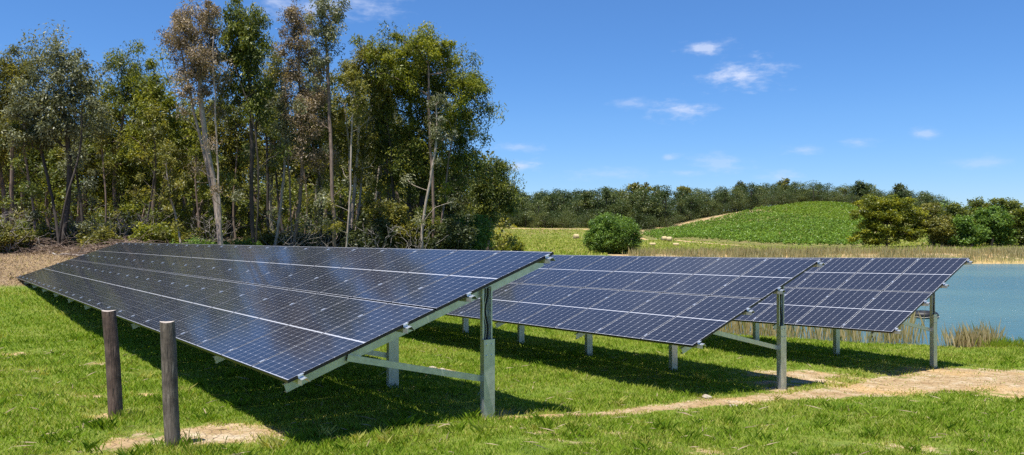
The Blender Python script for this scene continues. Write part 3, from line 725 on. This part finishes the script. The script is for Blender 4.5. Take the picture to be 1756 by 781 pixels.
# --- woods that read as one mass
def wood(name, spec, leaf, bark, label, seed, per=60, ls=.75, lo=.2):
    rnd = np.random.default_rng(seed); VV = []; TT = []; mb = MB()
    for (x, y, h, w) in spec:
        z = H1(x, y); nl = rnd.integers(5, 9); cs = []
        for _ in range(nl):
            q = rnd.uniform(lo, .9); cs.append((x+rnd.normal()*w*.26*(1.15-q*.5), y+rnd.normal()*w*.24, z+h*q-w*.08))
        cs.append((x, y, z+h*.9)); cs = np.array(cs)
        rad = w*rnd.uniform(.20,.31,len(cs))
        V, t = leaf_quads(cs, rad, per, ls*min(1.2, max(.5, h/11)), .58, .1, rnd, .55)
        VV.append(V); TT.append(np.clip(t+rnd.normal()*.16, 0, 1))
        mb.tube(trunk_line((x, y, z-.3), (x+rnd.normal()*.4, y, z+h*.8), rnd, .03, 2.5), [.13]*2+[.11]*50 if False else .13, 4, cap=False)
        for c in cs[:2]:
            mb.tube([np.array([x, y, z+h*.35]), (np.array([x, y, z+h*.45])+c)/2, c], [.09,.07,.03], 4, cap=False)
    V = np.vstack(VV); T = np.concatenate(TT)
    tv = np.vstack(mb.v)[np.array(mb.f)].reshape(-1, 3)
    mi = np.concatenate([np.zeros(len(V)//4), np.ones(len(tv)//4)])
    o = quads_mesh(name, np.vstack([V, tv]), 4, [M[leaf], M[bark]], np.concatenate([T, np.full(len(tv)//4, .5)]), None, (0,0,0), mi)
    return tag(o, label, 'woodland', None, 'stuff')
r2 = np.random.default_rng(77)
def along(pts, n, depth, h, w, jit=1.0):
    """trees scattered in a belt behind a line of (px, Y)"""
    out = []
    P = [P2(a, b_) for a, b_ in pts]; L = [np.linalg.norm(P[i+1]-P[i]) for i in range(len(P)-1)]; S = sum(L)
    for i in range(n):
        q = r2.random()*S; k = 0
        while q > L[k] and k < len(L)-1: q -= L[k]; k += 1
        p = P[k]+(P[k+1]-P[k])*(q/L[k]); dd = (i/n)*depth; dr = p/np.linalg.norm(p)
        p = p+dr*dd+r2.normal(size=2)*1.0; hh = h*r2.uniform(.62, 1.18)
        out.append((p[0], p[1], hh, w*r2.uniform(.75, 1.25)))
    return out
wood('distant_wood', along([(780,290),(860,290),(1000,290),(1100,278),(1145,280)], 190, 60, 12.0, 9)+along([(780,290),(860,290),(1000,290),(1100,278),(1150,278)], 170, 12, 5.5, 8.5), 'leaf_far', 'bark_dark', 'dense dark wood across the field behind the hay bales', 401, 190, .50, .3)
wood('hilltop_wood', along([(1145,284),(1290,306),(1372,332),(1450,334),(1500,322),(1560,300),(1620,280)], 230, 55, 9.3, 8.5)+along([(1145,284),(1290,306),(1372,332),(1450,334),(1500,322),(1620,280)], 170, 9, 5.5, 8), 'leaf_far', 'bark_dark', 'long wood along the hilltop above the vineyard', 402, 170, .50, .3)
wood('pondside_wood', along([(1580,152),(1700,150),(1850,150),(2150,160)], 85, 30, 8.0, 8), 'leaf_bush', 'bark_mid', 'thick green wood behind the trees on the right', 403, 110, .6)
wood('grove_interior', along([(-350,62),(-150,62),(200,64),(500,66),(810,66)], 150, 30, 11.0, 6.5), 'leaf_olive', 'bark_dark', 'shaded mass of trees deep inside the grove behind its front trunks', 404, 130, .5, .08)
wood('grove_thicket', along([(-250,56),(0,54),(300,55),(500,55),(790,57)], 130, 12, 4.2, 3.6), 'leaf_green', 'bark_mid', 'tangled scrub filling the floor of the grove', 405, 80, .4, .1)
# skyline trees that stand out from the hill
sk = [(940,335,10.5,8,'broad tree rising highest at the left of the far wood'),(896,330,13,5,'pointed tree on the skyline just right of the grove'),(1098,300,15.5,8,'skyline tree above the left end of the vineyard track'),(1010,300,13,7,'brownish domed tree in the far wood above the round bush'),
      (1268,350,13,7,'wide crown on the skyline above the upper track'),(1345,352,13.5,6,'dark round skyline crown left of the vineyard top'),(1478,335,12.5,9,'large dark crown behind the right end of the vineyard top'),(1545,315,13,6,'dark spindly tree above the wide yellow-green tree'),(1170,320,12,7,'olive tree in the wood halfway up the dirt track')]
for i, (px, Y, h, w, lb) in enumerate(sk):
    tree_far(px, Y, w, h, ['leaf_far','leaf_dark','leaf_olive'][i % 3], lb, 420+i, 34, 70, .8, 1.5, .35, name='skyline_tree', group='trees standing out of the far woods', bark='bark_pale')

# --- the vineyard
def inpoly(x, y, poly):
    ins = np.zeros(x.shape, bool); n = len(poly)
    for i in range(n):
        a = poly[i]; b_ = poly[(i+1) % n]
        c1 = (a[1] > y) != (b_[1] > y); xi = (b_[0]-a[0])*(y-a[1])/((b_[1]-a[1]) or 1e-9)+a[0]; ins ^= c1 & (x < xi)
    return ins
low = [P2(1098,247), P2(1180,203), P2(1330,171), P2(1470,163), P2(1500,190), P2(1480,235), P2(1396,257), P2(1318,276), P2(1290,288), P2(1140,268)]
upp = [P2(1290,291), P2(1318,279), P2(1396,260), P2(1480,238), P2(1500,270), P2(1480,305), P2(1449,322), P2(1401,328), P2(1372,321)]
def vines(name, poly, leaf, label, seed, ang):
    rnd = np.random.default_rng(seed); d = np.array([math.cos(ang), math.sin(ang)]); e = np.array([-d[1], d[0]])
    P = np.array(poly); t0, t1 = (P@d).min(), (P@d).max(); s0, s1 = (P@e).min(), (P@e).max(); X = []
    for s in np.arange(s0, s1, 2.7):
        t = np.arange(t0, t1, .5); p = d[None]*t[:, None]+e[None]*(s+.25*np.sin(t*.15))[:, None]; X.append(p)
    X = np.vstack(X); X = X[inpoly(X[:,0], X[:,1], poly)]
    X = X[rnd.random(len(X)) < .93]
    z = Hh(X[:,0], X[:,1]); hv = .95+.25*rnd.random(len(X))+.25*wob(X[:,0], X[:,1], .5)
    c = np.column_stack([X[:,0]+rnd.normal(size=len(X))*.15, X[:,1]+rnd.normal(size=len(X))*.15, z+hv])
    V, t = leaf_quads(c, np.full(len(c), .5), 30, .33, 1.0, -.1, rnd, .7, .7)
    t = np.clip(t+.18*np.repeat(wob(X[:,0], X[:,1], .12, 3), 30), 0, 1)
    return tag(quads_mesh(name, V, 4, M[leaf], t), label, 'vineyard', None, 'stuff')
vines('vineyard_lower', low, 'leaf_vine', 'deep green vineyard covering the lower hillside', 501, R(38))
vines('vineyard_upper', upp, 'leaf_vine_light', 'lighter yellow-green vines on the hilltop', 502, R(12))

# --- hay bales
def bale(px, py, Y, r, w, rot, label, lie=False):
    p = atg(px, Y); root = None
    n = 28; V = []; f = []
    ax = np.array([math.cos(rot), math.sin(rot), 0]); sd = np.array([-ax[1], ax[0], 0]); up = np.array([0,0,1.])
    rings = [(-w/2, r*.90), (-w/2+.06, r*.98), (-w/4, r*1.0), (0, r*1.01), (w/4, r*1.0), (w/2-.06, r*.98), (w/2, r*.90)]
    for (t, rr) in rings:
        for j in range(n):
            q = 2*math.pi*j/n; k = rr*(1+random.uniform(-.012,.012))
            V.append(ax*t+sd*k*math.cos(q)+up*(max(k*math.sin(q), -r*.94)+r*.92))
    m = len(rings)
    for i in range(m-1):
        for j in range(n): f.append((i*n+j, i*n+(j+1)%n, (i+1)*n+(j+1)%n, (i+1)*n+j))
    f += [tuple(range(n))[::-1], tuple((m-1)*n+j for j in range(n))]
    b = MB(); b.add(np.array(V)+p, f)
    o = b.build('hay_bale', M['hay'], None, True, loc=p); tag(o, label, 'hay bale', 'round hay bales in the far field'); return o
bale(988, 403, 228, .72, 1.25, R(25), 'round hay bale alone in the field left of the round bush')
bale(1139, 413, 205, .62, 1.1, R(15), 'left of the two touching hay bales right of the round bush')
bale(1148, 415, 200, .62, 1.1, R(-20), 'right of the two touching hay bales right of the round bush')
bale(1119, 420, 176, .34, 1.2, R(5), 'low flattened hay bale nearest the round bush')
bale(1159, 420, 176, .34, 1.2, R(-5), 'low flattened hay bale right of the touching pair')

# --- blades: lawn, reeds
def blades(pos, h, w, lean, tint, rnd):
    n = len(pos); a = rnd.random(n)*2*math.pi; d = np.column_stack([np.cos(a), np.sin(a), np.zeros(n)])
    b_ = rnd.random(n)*2*math.pi; s = np.column_stack([np.cos(b_), np.sin(b_), np.zeros(n)])
    up = np.array([0,0,1.])
    v = np.empty((n, 4, 3)); hh = h[:, None]; ln = (lean*h)[:, None]
    v[:, 0] = pos-s*w[:, None]*.5; v[:, 1] = pos+s*w[:, None]*.5
    v[:, 2] = pos+s*w[:, None]*.28+up*hh*.62+d*ln*.4; v[:, 3] = pos+up*hh+d*ln-s*w[:, None]*.1
    return v.reshape(-1, 3)
def sector(n, r0, r1, a0, a1, rnd, p):
    """points in a ring sector round the lens' foot, density ~ r**-p"""
    q = rnd.random(n); e = 2-p
    r = (r0**e+q*(r1**e-r0**e))**(1/e) if abs(e) > 1e-3 else r0*(r1/r0)**q
    a = R(a0)+(R(a1)-R(a0))*rnd.random(n); return r*np.sin(a), r*np.cos(a), r
rg = np.random.default_rng(9)
def lawn():
    X = []; Hs = []; Ws = []; Rr = []
    for n, r0, r1, a0, a1, p in ((700000, 4.6, 32, -44, 42, 1.75), (110000, 30, 75, -44, 42, 1.5)):
        x, y, r = sector(n, r0, r1, a0, a1, rg, p); X.append(np.column_stack([x, y])); Rr.append(r)
    X = np.vstack(X); r = np.concatenate(Rr)
    m = bare_mask(X[:,0], X[:,1])+.34*wob(X[:,0], X[:,1], 4.2)+.38*wob(X[:,0], X[:,1], 1.9, 8); dr = dry_mask(X[:,0], X[:,1])
    keep = (rg.random(len(X)) > smooth((m-.40)/.5)*.94)&(lake_sd(X[:,0], X[:,1]) > .8)&(rg.random(len(X)) > smooth((dr-.3)/.5)*.9)
    X = X[keep]; r = r[keep]; m = m[keep]; dr = dr[keep]
    z = Hh(X[:,0], X[:,1])
    patch = wob(X[:,0], X[:,1], 1.1); p2 = wob(X[:,0], X[:,1], 3.7, 5)
    h = (.026+.036*rg.random(len(X))**1.8)*(1+.45*patch+.25*p2+.45*wob(X[:,0], X[:,1], 8.5, 2))*(1+.02*r)*(1-.5*np.clip(m, 0, 1))
    w = .0034+.0007*r
    p3 = wob(X[:,0], X[:,1], .55, 7)
    t = np.clip(.50+.17*rg.normal(size=len(X))+.13*patch-.09*p2+.5*dr+.25*smooth(m/.6)+.22*p3-.12*np.maximum(0, wob(X[:,0], X[:,1], 2.6, 9))+.10*smooth((9-X[:,1])/3)*smooth((X[:,0]-.5)/2), 0, 1)
    t[rg.random(len(t)) < .05] = 1.0
    V = blades(np.column_stack([X, z-.004]), np.maximum(h, .012), w, .35+.5*rg.random(len(X)), t, rg)
    tag(quads_mesh('grass', V, 4, M['grass'], t), 'short bright green grass around the arrays', 'grass', None, 'stuff')
lawn()
xx = rg.uniform(-40, -6, 160000); yy = rg.uniform(24, 56, 160000); k = rg.random(160000) < smooth((dry_mask(xx, yy)-.25)/.5)*(yy/xx < 9); xx = xx[k]; yy = yy[k]
t = np.clip(.5+.22*rg.normal(size=len(xx))+.28*wob(xx, yy, .9, 4), 0, 1)
V = blades(np.column_stack([xx, yy, Hh(xx, yy)]), .02+.07*rg.random(len(xx))**2, np.full(len(xx), .022), .6+1.5*rg.random(len(xx)), t, rg)
tag(quads_mesh('dry_grass', V, 4, M['dry'], t), 'straw-dry grass of the yard between the front array and the grove', 'grass', None, 'stuff')
rw = np.random.default_rng(51); wc = []
while len(wc) < 420:
    a_ = R(-42+82*rw.random()); r_ = 5.2*(26/5.2)**rw.random(); q = np.array([r_*math.sin(a_), r_*math.cos(a_)])
    if bare_mask(q[:1], q[1:])[0] < .5 and lake_sd(q[:1], q[1:])[0] > 1: wc.append(q)
wc = np.array(wc); kk = rw.integers(0, len(wc), 15000); wp = wc[kk]+rw.normal(size=(15000,2))*.055
wt = np.clip(np.repeat(.2, 15000)+(kk % 7 == 0)*.7+(kk % 5 == 1)*.35+.12*rw.normal(size=15000), 0, 1)
V = blades(np.column_stack([wp, Hh(wp[:,0], wp[:,1])-.005]), .05+.08*rw.random(15000)*(.6+.8*(kk % 3)/2), .005+.0007*np.hypot(wp[:,0], wp[:,1]), .3+.9*rw.random(15000), wt, rw)
tag(quads_mesh('weeds', V, 4, M['grass'], wt), 'taller weedy tufts scattered through the short grass', 'weeds', None, 'stuff')
ws = rw.random((1500, 2)); a_ = np.radians(-42+82*ws[:,0]); r_ = 5.0*(20/5.0)**ws[:,1]; wp = np.column_stack([r_*np.sin(a_), r_*np.cos(a_)])
V = blades(np.column_stack([wp, Hh(wp[:,0], wp[:,1])+.025]), .015+.03*rw.random(1500), .004+.0008*r_, 3.0+4*rw.random(1500), np.clip(.7+.25*rw.normal(size=1500), 0, 1), rw)
tag(quads_mesh('dead_stalks', V, 4, M['dry'], np.clip(.75+.25*rw.normal(size=1500), 0, 1)), 'bleached dead stalks lying in the green grass', 'dead stalks', None, 'stuff')
# taller uncut tufts round post feet and along the near edge
def tuft_field(name, cents, n, rad, hmin, hmax, wbl, mat, label, cat, kind=None, lean=.35, tb=.5, ts=.25, seed=3, loc=None):
    rnd = np.random.default_rng(seed); cents = np.array(cents)
    k = rnd.integers(0, len(cents), n); p = cents[k]+rnd.normal(size=(n, 2))*rad
    sd = lake_sd(p[:,0], p[:,1]); p = p[sd > -1.6]
    n = len(p); z = Hh(p[:,0], p[:,1]); h = hmin+(hmax-hmin)*rnd.random(n)**1.5*(.55+.75*rnd.random(len(cents))[k[:n]])
    t = np.clip(tb+ts*rnd.normal(size=n), 0, 1)
    V = blades(np.column_stack([p, z-.01]), h, np.full(n, wbl), lean*rnd.random(n), t, rnd)
    if loc is None: loc = (0,0,0)
    o = quads_mesh(name, V, 4, mat, t, None, loc); return tag(o, label, cat, None, kind)
tuft_field('long_grass', [g2(299,770), g2(310,768), g2(222,718), g2(350,781), g2(205,718), g2(834,714), g2(1240,600), g2(1450,606), g2(1745,608), g2(1720,612)], 1500, .12, .06, .16, .006, M['grass'], 'uncut tufts of grass at the feet of the posts', 'grass', 'stuff', .6, .5, .2, 21)
# near-bank reeds: dense between the middle and the rear arrays, thinning to the right
cents = []
for px in np.arange(1180, 1575, 6): 
    for q in range(3): cents.append(P2(px, 27.0+r2.random()*2.0-(px-1300)/400*1.2))
for px in (1545,1590,1490,1515): cents.append(P2(px, 25.6))
tuft_field('bank_reeds', cents, 2500, .30, .25, 1.45, .0065, M['reed'], 'tan seeding reeds on the near bank behind the arrays', 'reeds', 'stuff', .30, .52, .25, 22)
c0 = P2(1665, 25.6)
tuft_field('reed_clump', [c0, c0+[.5,.1], c0+[-.3,.15], c0+[.7,.0]], 800, .20, .3, 1.1, .009, M['reed'], 'lone clump of rusty reeds at the water right of the rear array', 'reeds', None, .38, .58, .22, 23, loc=(c0[0], c0[1], H1(*c0)))
cg = P2(1752, 24.6)
tuft_field('sedge_clump', [cg, cg+[.5,.0], cg+[-.5,.1], cg+[1.1,0]], 1200, .28, .15, .45, .012, M['grass'], 'green sedge at the water by the right edge', 'sedge', None, .5, .4, .15, 24, loc=(cg[0], cg[1], H1(*cg)))
# far-bank reeds
cents = []
for i in range(520):
    a = r2.random(); px = 1085+a*880; t_ = .7+r2.random()**1.3*9.5; Y = 90
    p_ = P2(px, Y)
    while lake_sd(np.array([p_[0]]), np.array([p_[1]]))[0] < t_ and Y < 130: Y += .4; p_ = P2(px, Y)
    cents.append(p_)
tuft_field('far_bank_reeds', cents, 27000, .6, .3, 1.15, .05, M['reed_far'], 'belt of straw-coloured reeds along the far bank of the pond', 'reeds', 'stuff', .3, .5, .25, 25)
# rough grass over the far fields
xx, yy, rr_ = sector(90000, 75, 290, -3, 36, rg, .9)
k = (lake_sd(xx, yy) > 7)&(bare_mask(xx, yy) < .4)&~inpoly(xx, yy, low)&~inpoly(xx, yy, upp); xx = xx[k]; yy = yy[k]; rr_ = rr_[k]
zz_ = Hh(xx, yy); t = np.clip(.78+.2*rg.normal(size=len(xx))+.2*wob(xx, yy, .2), 0, 1)
V = blades(np.column_stack([xx, yy, zz_]), .12+.25*rg.random(len(xx)), .05+.0012*rr_, np.full(len(xx), .5), t, rg)
tag(quads_mesh('field_grass', V, 4, M['grass'], t), 'rough yellowing pasture grass in the field beyond the pond', 'grass', None, 'stuff')
# dry undergrowth and litter on the grove floor
xx = rg.uniform(-40, 0, 60000); yy = rg.uniform(37, 60, 60000); px_ = xx/yy*F+CX; k = (px_ < 860)&(rg.random(60000) < smooth((yy-(38+.0*xx))/4)+.25); xx = xx[k]; yy = yy[k]
t = np.clip(.45+.28*rg.normal(size=len(xx)), 0, 1); 
V = blades(np.column_stack([xx, yy, Hh(xx, yy)]), (.06+.32*rg.random(len(xx))**2*smooth((yy-40)/4)), np.full(len(xx), .035), .5+1.2*rg.random(len(xx)), t, rg)
tag(quads_mesh('dry_undergrowth', V, 4, M['dry'], t), 'dry grass and leaf litter on the floor of the grove', 'undergrowth', None, 'stuff')

# --- brush pile, dead branches
def sticks(name, c, n, spread, hgt, lmin, lmax, r, label, cat, seed, flat=.5, group=None, leaves=0):
    rnd = np.random.default_rng(seed); mb = MB(); c = np.array(c, float)
    for i in range(n):
        q = rnd.normal(size=2)*spread; z = hgt*math.exp(-(q[0]/spread[0])**2*.7-(q[1]/spread[1])**2*.7)*rnd.random()
        d = rnd.normal(size=3); d[2] *= flat*.5; d /= np.linalg.norm(d); L = rnd.uniform(lmin, lmax); b0 = c+np.array([q[0], q[1], 0]); b0[2] = H1(b0[0], b0[1])+z+.03
        pts = [b0+d*L*t+rnd.normal(size=3)*.03*L+np.array([0,0,.1*L*math.sin(3*t)]) for t in (0,.33,.66,1)]
        for p in pts: p[2] = max(p[2], H1(p[0], p[1])+.01)
        mb.tube(pts, [r*1.2, r, r*.7, r*.3], 4)
        if L > .8:
            for t in (.4,.6,.8):
                a = pts[0]+(pts[-1]-pts[0])*t; e = d+rnd.normal(size=3)*.6; e[2] = abs(e[2])*flat
                mb.tube([a, a+e*L*.18, a+e*L*.3+rnd.normal(size=3)*.03], [r*.5, r*.35, r*.15], 4)
    root = empty(name, c, label, cat, group)
    o = mb.build('sticks', M['twig'] if leaves == 0 else M['bark_mid'], root, False, loc=c); o.location = (0,0,0)
    if leaves:
        q = rnd.normal(size=(leaves, 2))*np.array(spread)
        z = np.array([hgt*math.exp(-(a/spread[0])**2*.7-(b_/spread[1])**2*.7) for a, b_ in q])
        cc = np.column_stack([c[0]+q[:,0], c[1]+q[:,1], Hh(c[0]+q[:,0], c[1]+q[:,1])+z*rnd.random(leaves)])
        V, t = leaf_quads(cc, np.full(len(cc), .22), 12, .16, .5, .2, rnd, .4); quads_mesh('dead_leaves', V, 4, M['dry'], t, root, c)
    return root
sticks('brush_pile', atg(225, 41.5), 420, (1.5,.7), .62, .3, 1.6, .014, 'brown pile of cut brush beyond the far corner of the front array', 'brush pile', 601, .4, None, 900)
sticks('brush_pile', atg(45, 43), 220, (.9,.6), .75, .3, 1.3, .014, 'smaller heap of brush at the left beside the dry yard', 'brush pile', 602, .5, None, 500)
dl = [('long dark log lying along the dry yard toward the front array', 150, 39.5, 262, 41.5, .07), ('thin fallen branch left of the long dark log', 90, 40.5, 150, 39.8, .04), ('fallen grey limb slanting under the yellowish gum', 205, 47, 268, 46, .06), ('fallen trunk slanting right of the black trunk at far left', 118, 48, 190, 45, .09)]
for i, (lb, a, ya, b_, yb, r) in enumerate(dl):
    p = atg(a, ya); q = atg(b_, yb); p[2] += r*.8; q[2] += r*.8+(.9 if i > 1 else .05); p[2] += (1.6 if i == 3 else (.9 if i == 2 else 0))*0
    rnd = np.random.default_rng(620+i); mb = MB(); pts = [p*(1-t)+q*t+rnd.normal(size=3)*.04 for t in np.linspace(0,1,9)]
    mb.tube(pts, [r*(1.1-.6*t) for t in np.linspace(0,1,9)], 8)
    for t in (.35,.55,.75,.9):
        a_ = p*(1-t)+q*t; e = rnd.normal(size=3); e[2] = abs(e[2]); mb.tube([a_, a_+e*.25, a_+e*.5+rnd.normal(size=3)*.1], [r*.45, r*.3, r*.1], 5)
    o = mb.build('fallen_branch', M['bark_dark' if i == 0 else 'twig'], None, True, loc=p); tag(o, lb, 'fallen branch', 'fallen wood at the foot of the grove')
# grey leafless brush standing in the understorey
db = [(15,41.5,2.2,'bleached leafless bush at the left edge'),(90,45,2.4,'leafless grey bush left of the black trunk'),(150,46,1.8,'small leafless bush between the black trunk and the brush pile'),(205,45,2.2,'grey dead bush behind the brush pile'),(250,46,2.,'bare twiggy bush over the far corner of the front array'),(360,47,1.9,'bare twigs left of the pale leaning trunk'),(505,45,2.0,'wiry bare bush left of the bare-trunked gum'),(560,46,1.8,'wiry bare bush right of the bare-trunked gum'),(645,44,2.2,'silvery bare branches right of the twin stems'),(720,45,2.2,'silvery bare branches right of the largest trunk')]
for i, (px, Y, h, lb) in enumerate(db):
    rnd = np.random.default_rng(700+i); b_ = atg(px, Y); root = empty('dead_bush', b_, lb, 'dead bush', 'leafless bushes in the grove'); mb = MB()
    tips = b_+np.column_stack([rnd.normal(size=150)*h*.42, rnd.normal(size=150)*h*.3, h*(.15+.85*rnd.random(150))])
    T = [trunk_line(b_, b_+np.array([rnd.normal()*.3, rnd.normal()*.2, h*.6]), rnd, .06, .25) for _ in range(4)]
    for j, (p, r) in enumerate(skeleton(T, tips, rnd, .0065, .03)): mb.tube(p, r, 4, cap=False)
    o = mb.build('branches', M['twig'], root, False, loc=b_); o.location = (0,0,0)

# --- black rubber float on the pond
p = at(1583, 548, 0+ (-WATER*F/(545-HZ))); p[2] = WATER+Z0
root = empty('float_ring', p, 'black inflated rubber ring floating on the pond behind the rear array', 'float ring')
mb = MB(); R1, R2 = .36, .19; n, k_ = 40, 16; V = []; f = []
for i in range(n):
    a = 2*math.pi*i/n
    for j in range(k_):
        q = 2*math.pi*j/k_; V.append(p+np.array([(R1+R2*math.cos(q))*math.cos(a)*1.15, (R1+R2*math.cos(q))*math.sin(a), .10+R2*math.sin(q)]))
for i in range(n):
    for j in range(k_): f.append((i*k_+j, ((i+1)%n)*k_+j, ((i+1)%n)*k_+(j+1)%k_, i*k_+(j+1)%k_))
mb.add(V, f); o = mb.build('tube', M['rubber'], root, True, loc=p); o.location = (0,0,0)
mb = MB(); mb.tube([p+np.array([(R1+R2+.012)*math.cos(a)*1.15, (R1+R2+.012)*math.sin(a), .075-.025*abs(math.sin(a*4))]) for a in np.linspace(0, 2*math.pi, 65)], .009, 6)
o = mb.build('rope', M['rope'], root, True, loc=p); o.location = (0,0,0)
# --- small stones beside the track
for i, (px, py, r, lb) in enumerate([(1212,684,.07,'brown stone in the shadow edge before the middle array'),(1258,700,.045,'pale stone on the sandy track below the middle array'),(742,634,.06,'pale clod of clay beside the front array brace'),(757,636,.05,'smaller pale clod right of the other by the brace')]):
    g = g2(px, py); c = np.array([g[0], g[1], H1(*g)]); rnd = np.random.default_rng(800+i)
    import bmesh
    bm = bmesh.new(); bmesh.ops.create_icosphere(bm, subdivisions=3, radius=1)
    ph = rnd.random(4)*6
    for v in bm.verts:
        q = v.co; s_ = 1+.18*math.sin(3*q.x+ph[0])*math.cos(2.5*q.y+ph[1])+.10*math.sin(7*q.z+5*q.x+ph[2]); v.co = (q.x*s_*r*1.4, q.y*s_*r, max(q.z*s_, -.4)*r*.6)
    me_ = bpy.data.meshes.new('stone'); bm.to_mesh(me_); bm.free(); me_.materials.append(M['stone']); me_.shade_smooth()
    o = bpy.data.objects.new('stone', me_); C.objects.link(o); o.location = c+np.array([0,0,r*.2]); tag(o, lb, 'stone', 'loose stones in the grass')

# ------------------------------------------------------------------ sky, sun, camera
sun_dir = np.array([-.143, -.27, 1.0]); sun_dir /= np.linalg.norm(sun_dir)
el = math.asin(sun_dir[2]); az = math.atan2(sun_dir[0], sun_dir[1])
w = bpy.data.worlds.new('World'); sc.world = w; w.use_nodes = True; nt = w.node_tree; nt.nodes.clear()
out = nd(nt, 'ShaderNodeOutputWorld'); bg = nd(nt, 'ShaderNodeBackground'); nt.links.new(bg.outputs[0], out.inputs[0])
sky = nd(nt, 'ShaderNodeTexSky'); sky.sky_type = 'NISHITA'; sky.sun_disc = False; sky.sun_elevation = el; sky.sun_rotation = az
sky.air_density = 1.0; sky.dust_density = .1; sky.ozone_density = 3.0; sky.altitude = 100
tc = nd(nt, 'ShaderNodeTexCoord'); sp = nd(nt, 'ShaderNodeSeparateXYZ'); nt.links.new(tc.outputs['Generated'], sp.inputs[0])
A = mth(nt, 'ARCTAN2', sp.outputs[0], sp.outputs[1]); E_ = mth(nt, 'ARCSINE', sp.outputs[2])
cmb = nd(nt, 'ShaderNodeCombineXYZ'); nt.links.new(A, cmb.inputs[0]); nt.links.new(mth(nt, 'MULTIPLY', E_, 2.6), cmb.inputs[1])
nz = noise(nt, 22, 6, .62, cmb.outputs[0]); nz2 = noise(nt, 70, 5, .6, cmb.outputs[0])
clouds = [(1275,128,75,24,1.),(1165,190,62,17,.85),(1212,80,45,15,.8),(1090,178,45,14,.35),(895,284,42,12,.75),(890,254,55,9,.4),(1590,227,25,11,.5),(1470,243,36,9,.35),(1375,259,45,9,.4),(1230,282,60,20,.35),(1335,303,50,12,.4),(1150,270,16,7,.45),(1690,278,60,10,.3),(560,12,100,26,.6),(640,10,60,24,.5),(480,8,70,20,.6),(1040,300,80,14,.25),(1180,296,60,8,.3),
          (2100,180,120,26,.8),(2350,90,100,30,.8),(-300,60,160,40,.8),(-700,150,120,30,.8),(1500,-150,160,50,.8),(300,-250,200,60,.7),(1000,-420,260,80,.7)]
acc = None
for (cx, cy, rx, ry, s) in clouds:
    dxp = (cx-CX)/F; dzp = -(cy-HZ)/F; a0 = math.atan2(dxp, 1); e0 = math.atan2(dzp, math.hypot(1, dxp)); ra = rx/F; re = ry/F
    da = mth(nt, 'DIVIDE', mth(nt, 'SUBTRACT', A, a0), ra); de = mth(nt, 'DIVIDE', mth(nt, 'SUBTRACT', E_, e0), re)
    d2 = mth(nt, 'ADD', mth(nt, 'MULTIPLY', da, da), mth(nt, 'MULTIPLY', de, de))
    m = mth(nt, 'SUBTRACT', 1.18, mth(nt, 'SQRT', d2)); m = mth(nt, 'MAXIMUM', m, -1.0)
    m = mth(nt, 'ADD', m, mth(nt, 'ADD', mth(nt, 'MULTIPLY', mth(nt, 'SUBTRACT', nz, .5), 3.0), mth(nt, 'MULTIPLY', mth(nt, 'SUBTRACT', nz2, .5), 1.2)))
    m = mth(nt, 'MULTIPLY', m, .85, clamp=True); m = mth(nt, 'MULTIPLY', mth(nt, 'MULTIPLY', m, m), s*.8)
    acc = m if acc is None else mth(nt, 'MAXIMUM', acc, m)
hs = nd(nt, 'ShaderNodeHueSaturation'); hs.inputs['Saturation'].default_value = 1.20; hs.inputs['Value'].default_value = 1.05
nt.links.new(mixc(nt, 1.0, mixc(nt, 1.0, sky.outputs[0], (.90,.92,1.07), 'MULTIPLY'), ramp(nt, mth(nt, 'MULTIPLY', E_, 3.2, clamp=True), [(0., (.66,.81,1.)), (.45, (.86,.93,1.)), (1., (1.,1.,1.))]), 'MULTIPLY'), hs.inputs['Color'])
col = mixc(nt, acc, hs.outputs[0], (5.6,6.2,7.8))
nt.links.new(col, bg.inputs[0]); bg.inputs[1].default_value = .075
ld = bpy.data.lights.new('sun', 'SUN'); ld.energy = 5.0; ld.angle = R(.53); ld.color = (1, .96, .89)
lo = bpy.data.objects.new('sun', ld); C.objects.link(lo); lo.location = (0, 0, 60)
from mathutils import Vector
lo.rotation_euler = Vector(-sun_dir).to_track_quat('-Z', 'Y').to_euler()
cam = bpy.data.cameras.new('camera'); co = bpy.data.objects.new('camera', cam); C.objects.link(co); sc.camera = co
co.location = (0, 0, Z0); co.rotation_euler = (R(90), 0, 0); cam.sensor_width = 36; cam.lens = F/1756*36; cam.shift_y = (HZ-390.5)/1756
cam.clip_start = .1; cam.clip_end = 8000
sc.view_settings.view_transform = 'Standard'; sc.view_settings.look = 'None'; sc.view_settings.exposure = .84; sc.view_settings.gamma = 1
sc.render.engine = 'CYCLES'; sc.cycles.max_bounces = 6; sc.cycles.diffuse_bounces = 3; sc.cycles.glossy_bounces = 3; sc.cycles.transmission_bounces = 3
sc.cycles.sample_clamp_direct = 7; sc.cycles.sample_clamp_indirect = 3; sc.cycles.adaptive_threshold = .004; sc.cycles.caustics_reflective = False; sc.cycles.caustics_refractive = False; sc.cycles.use_denoising = False
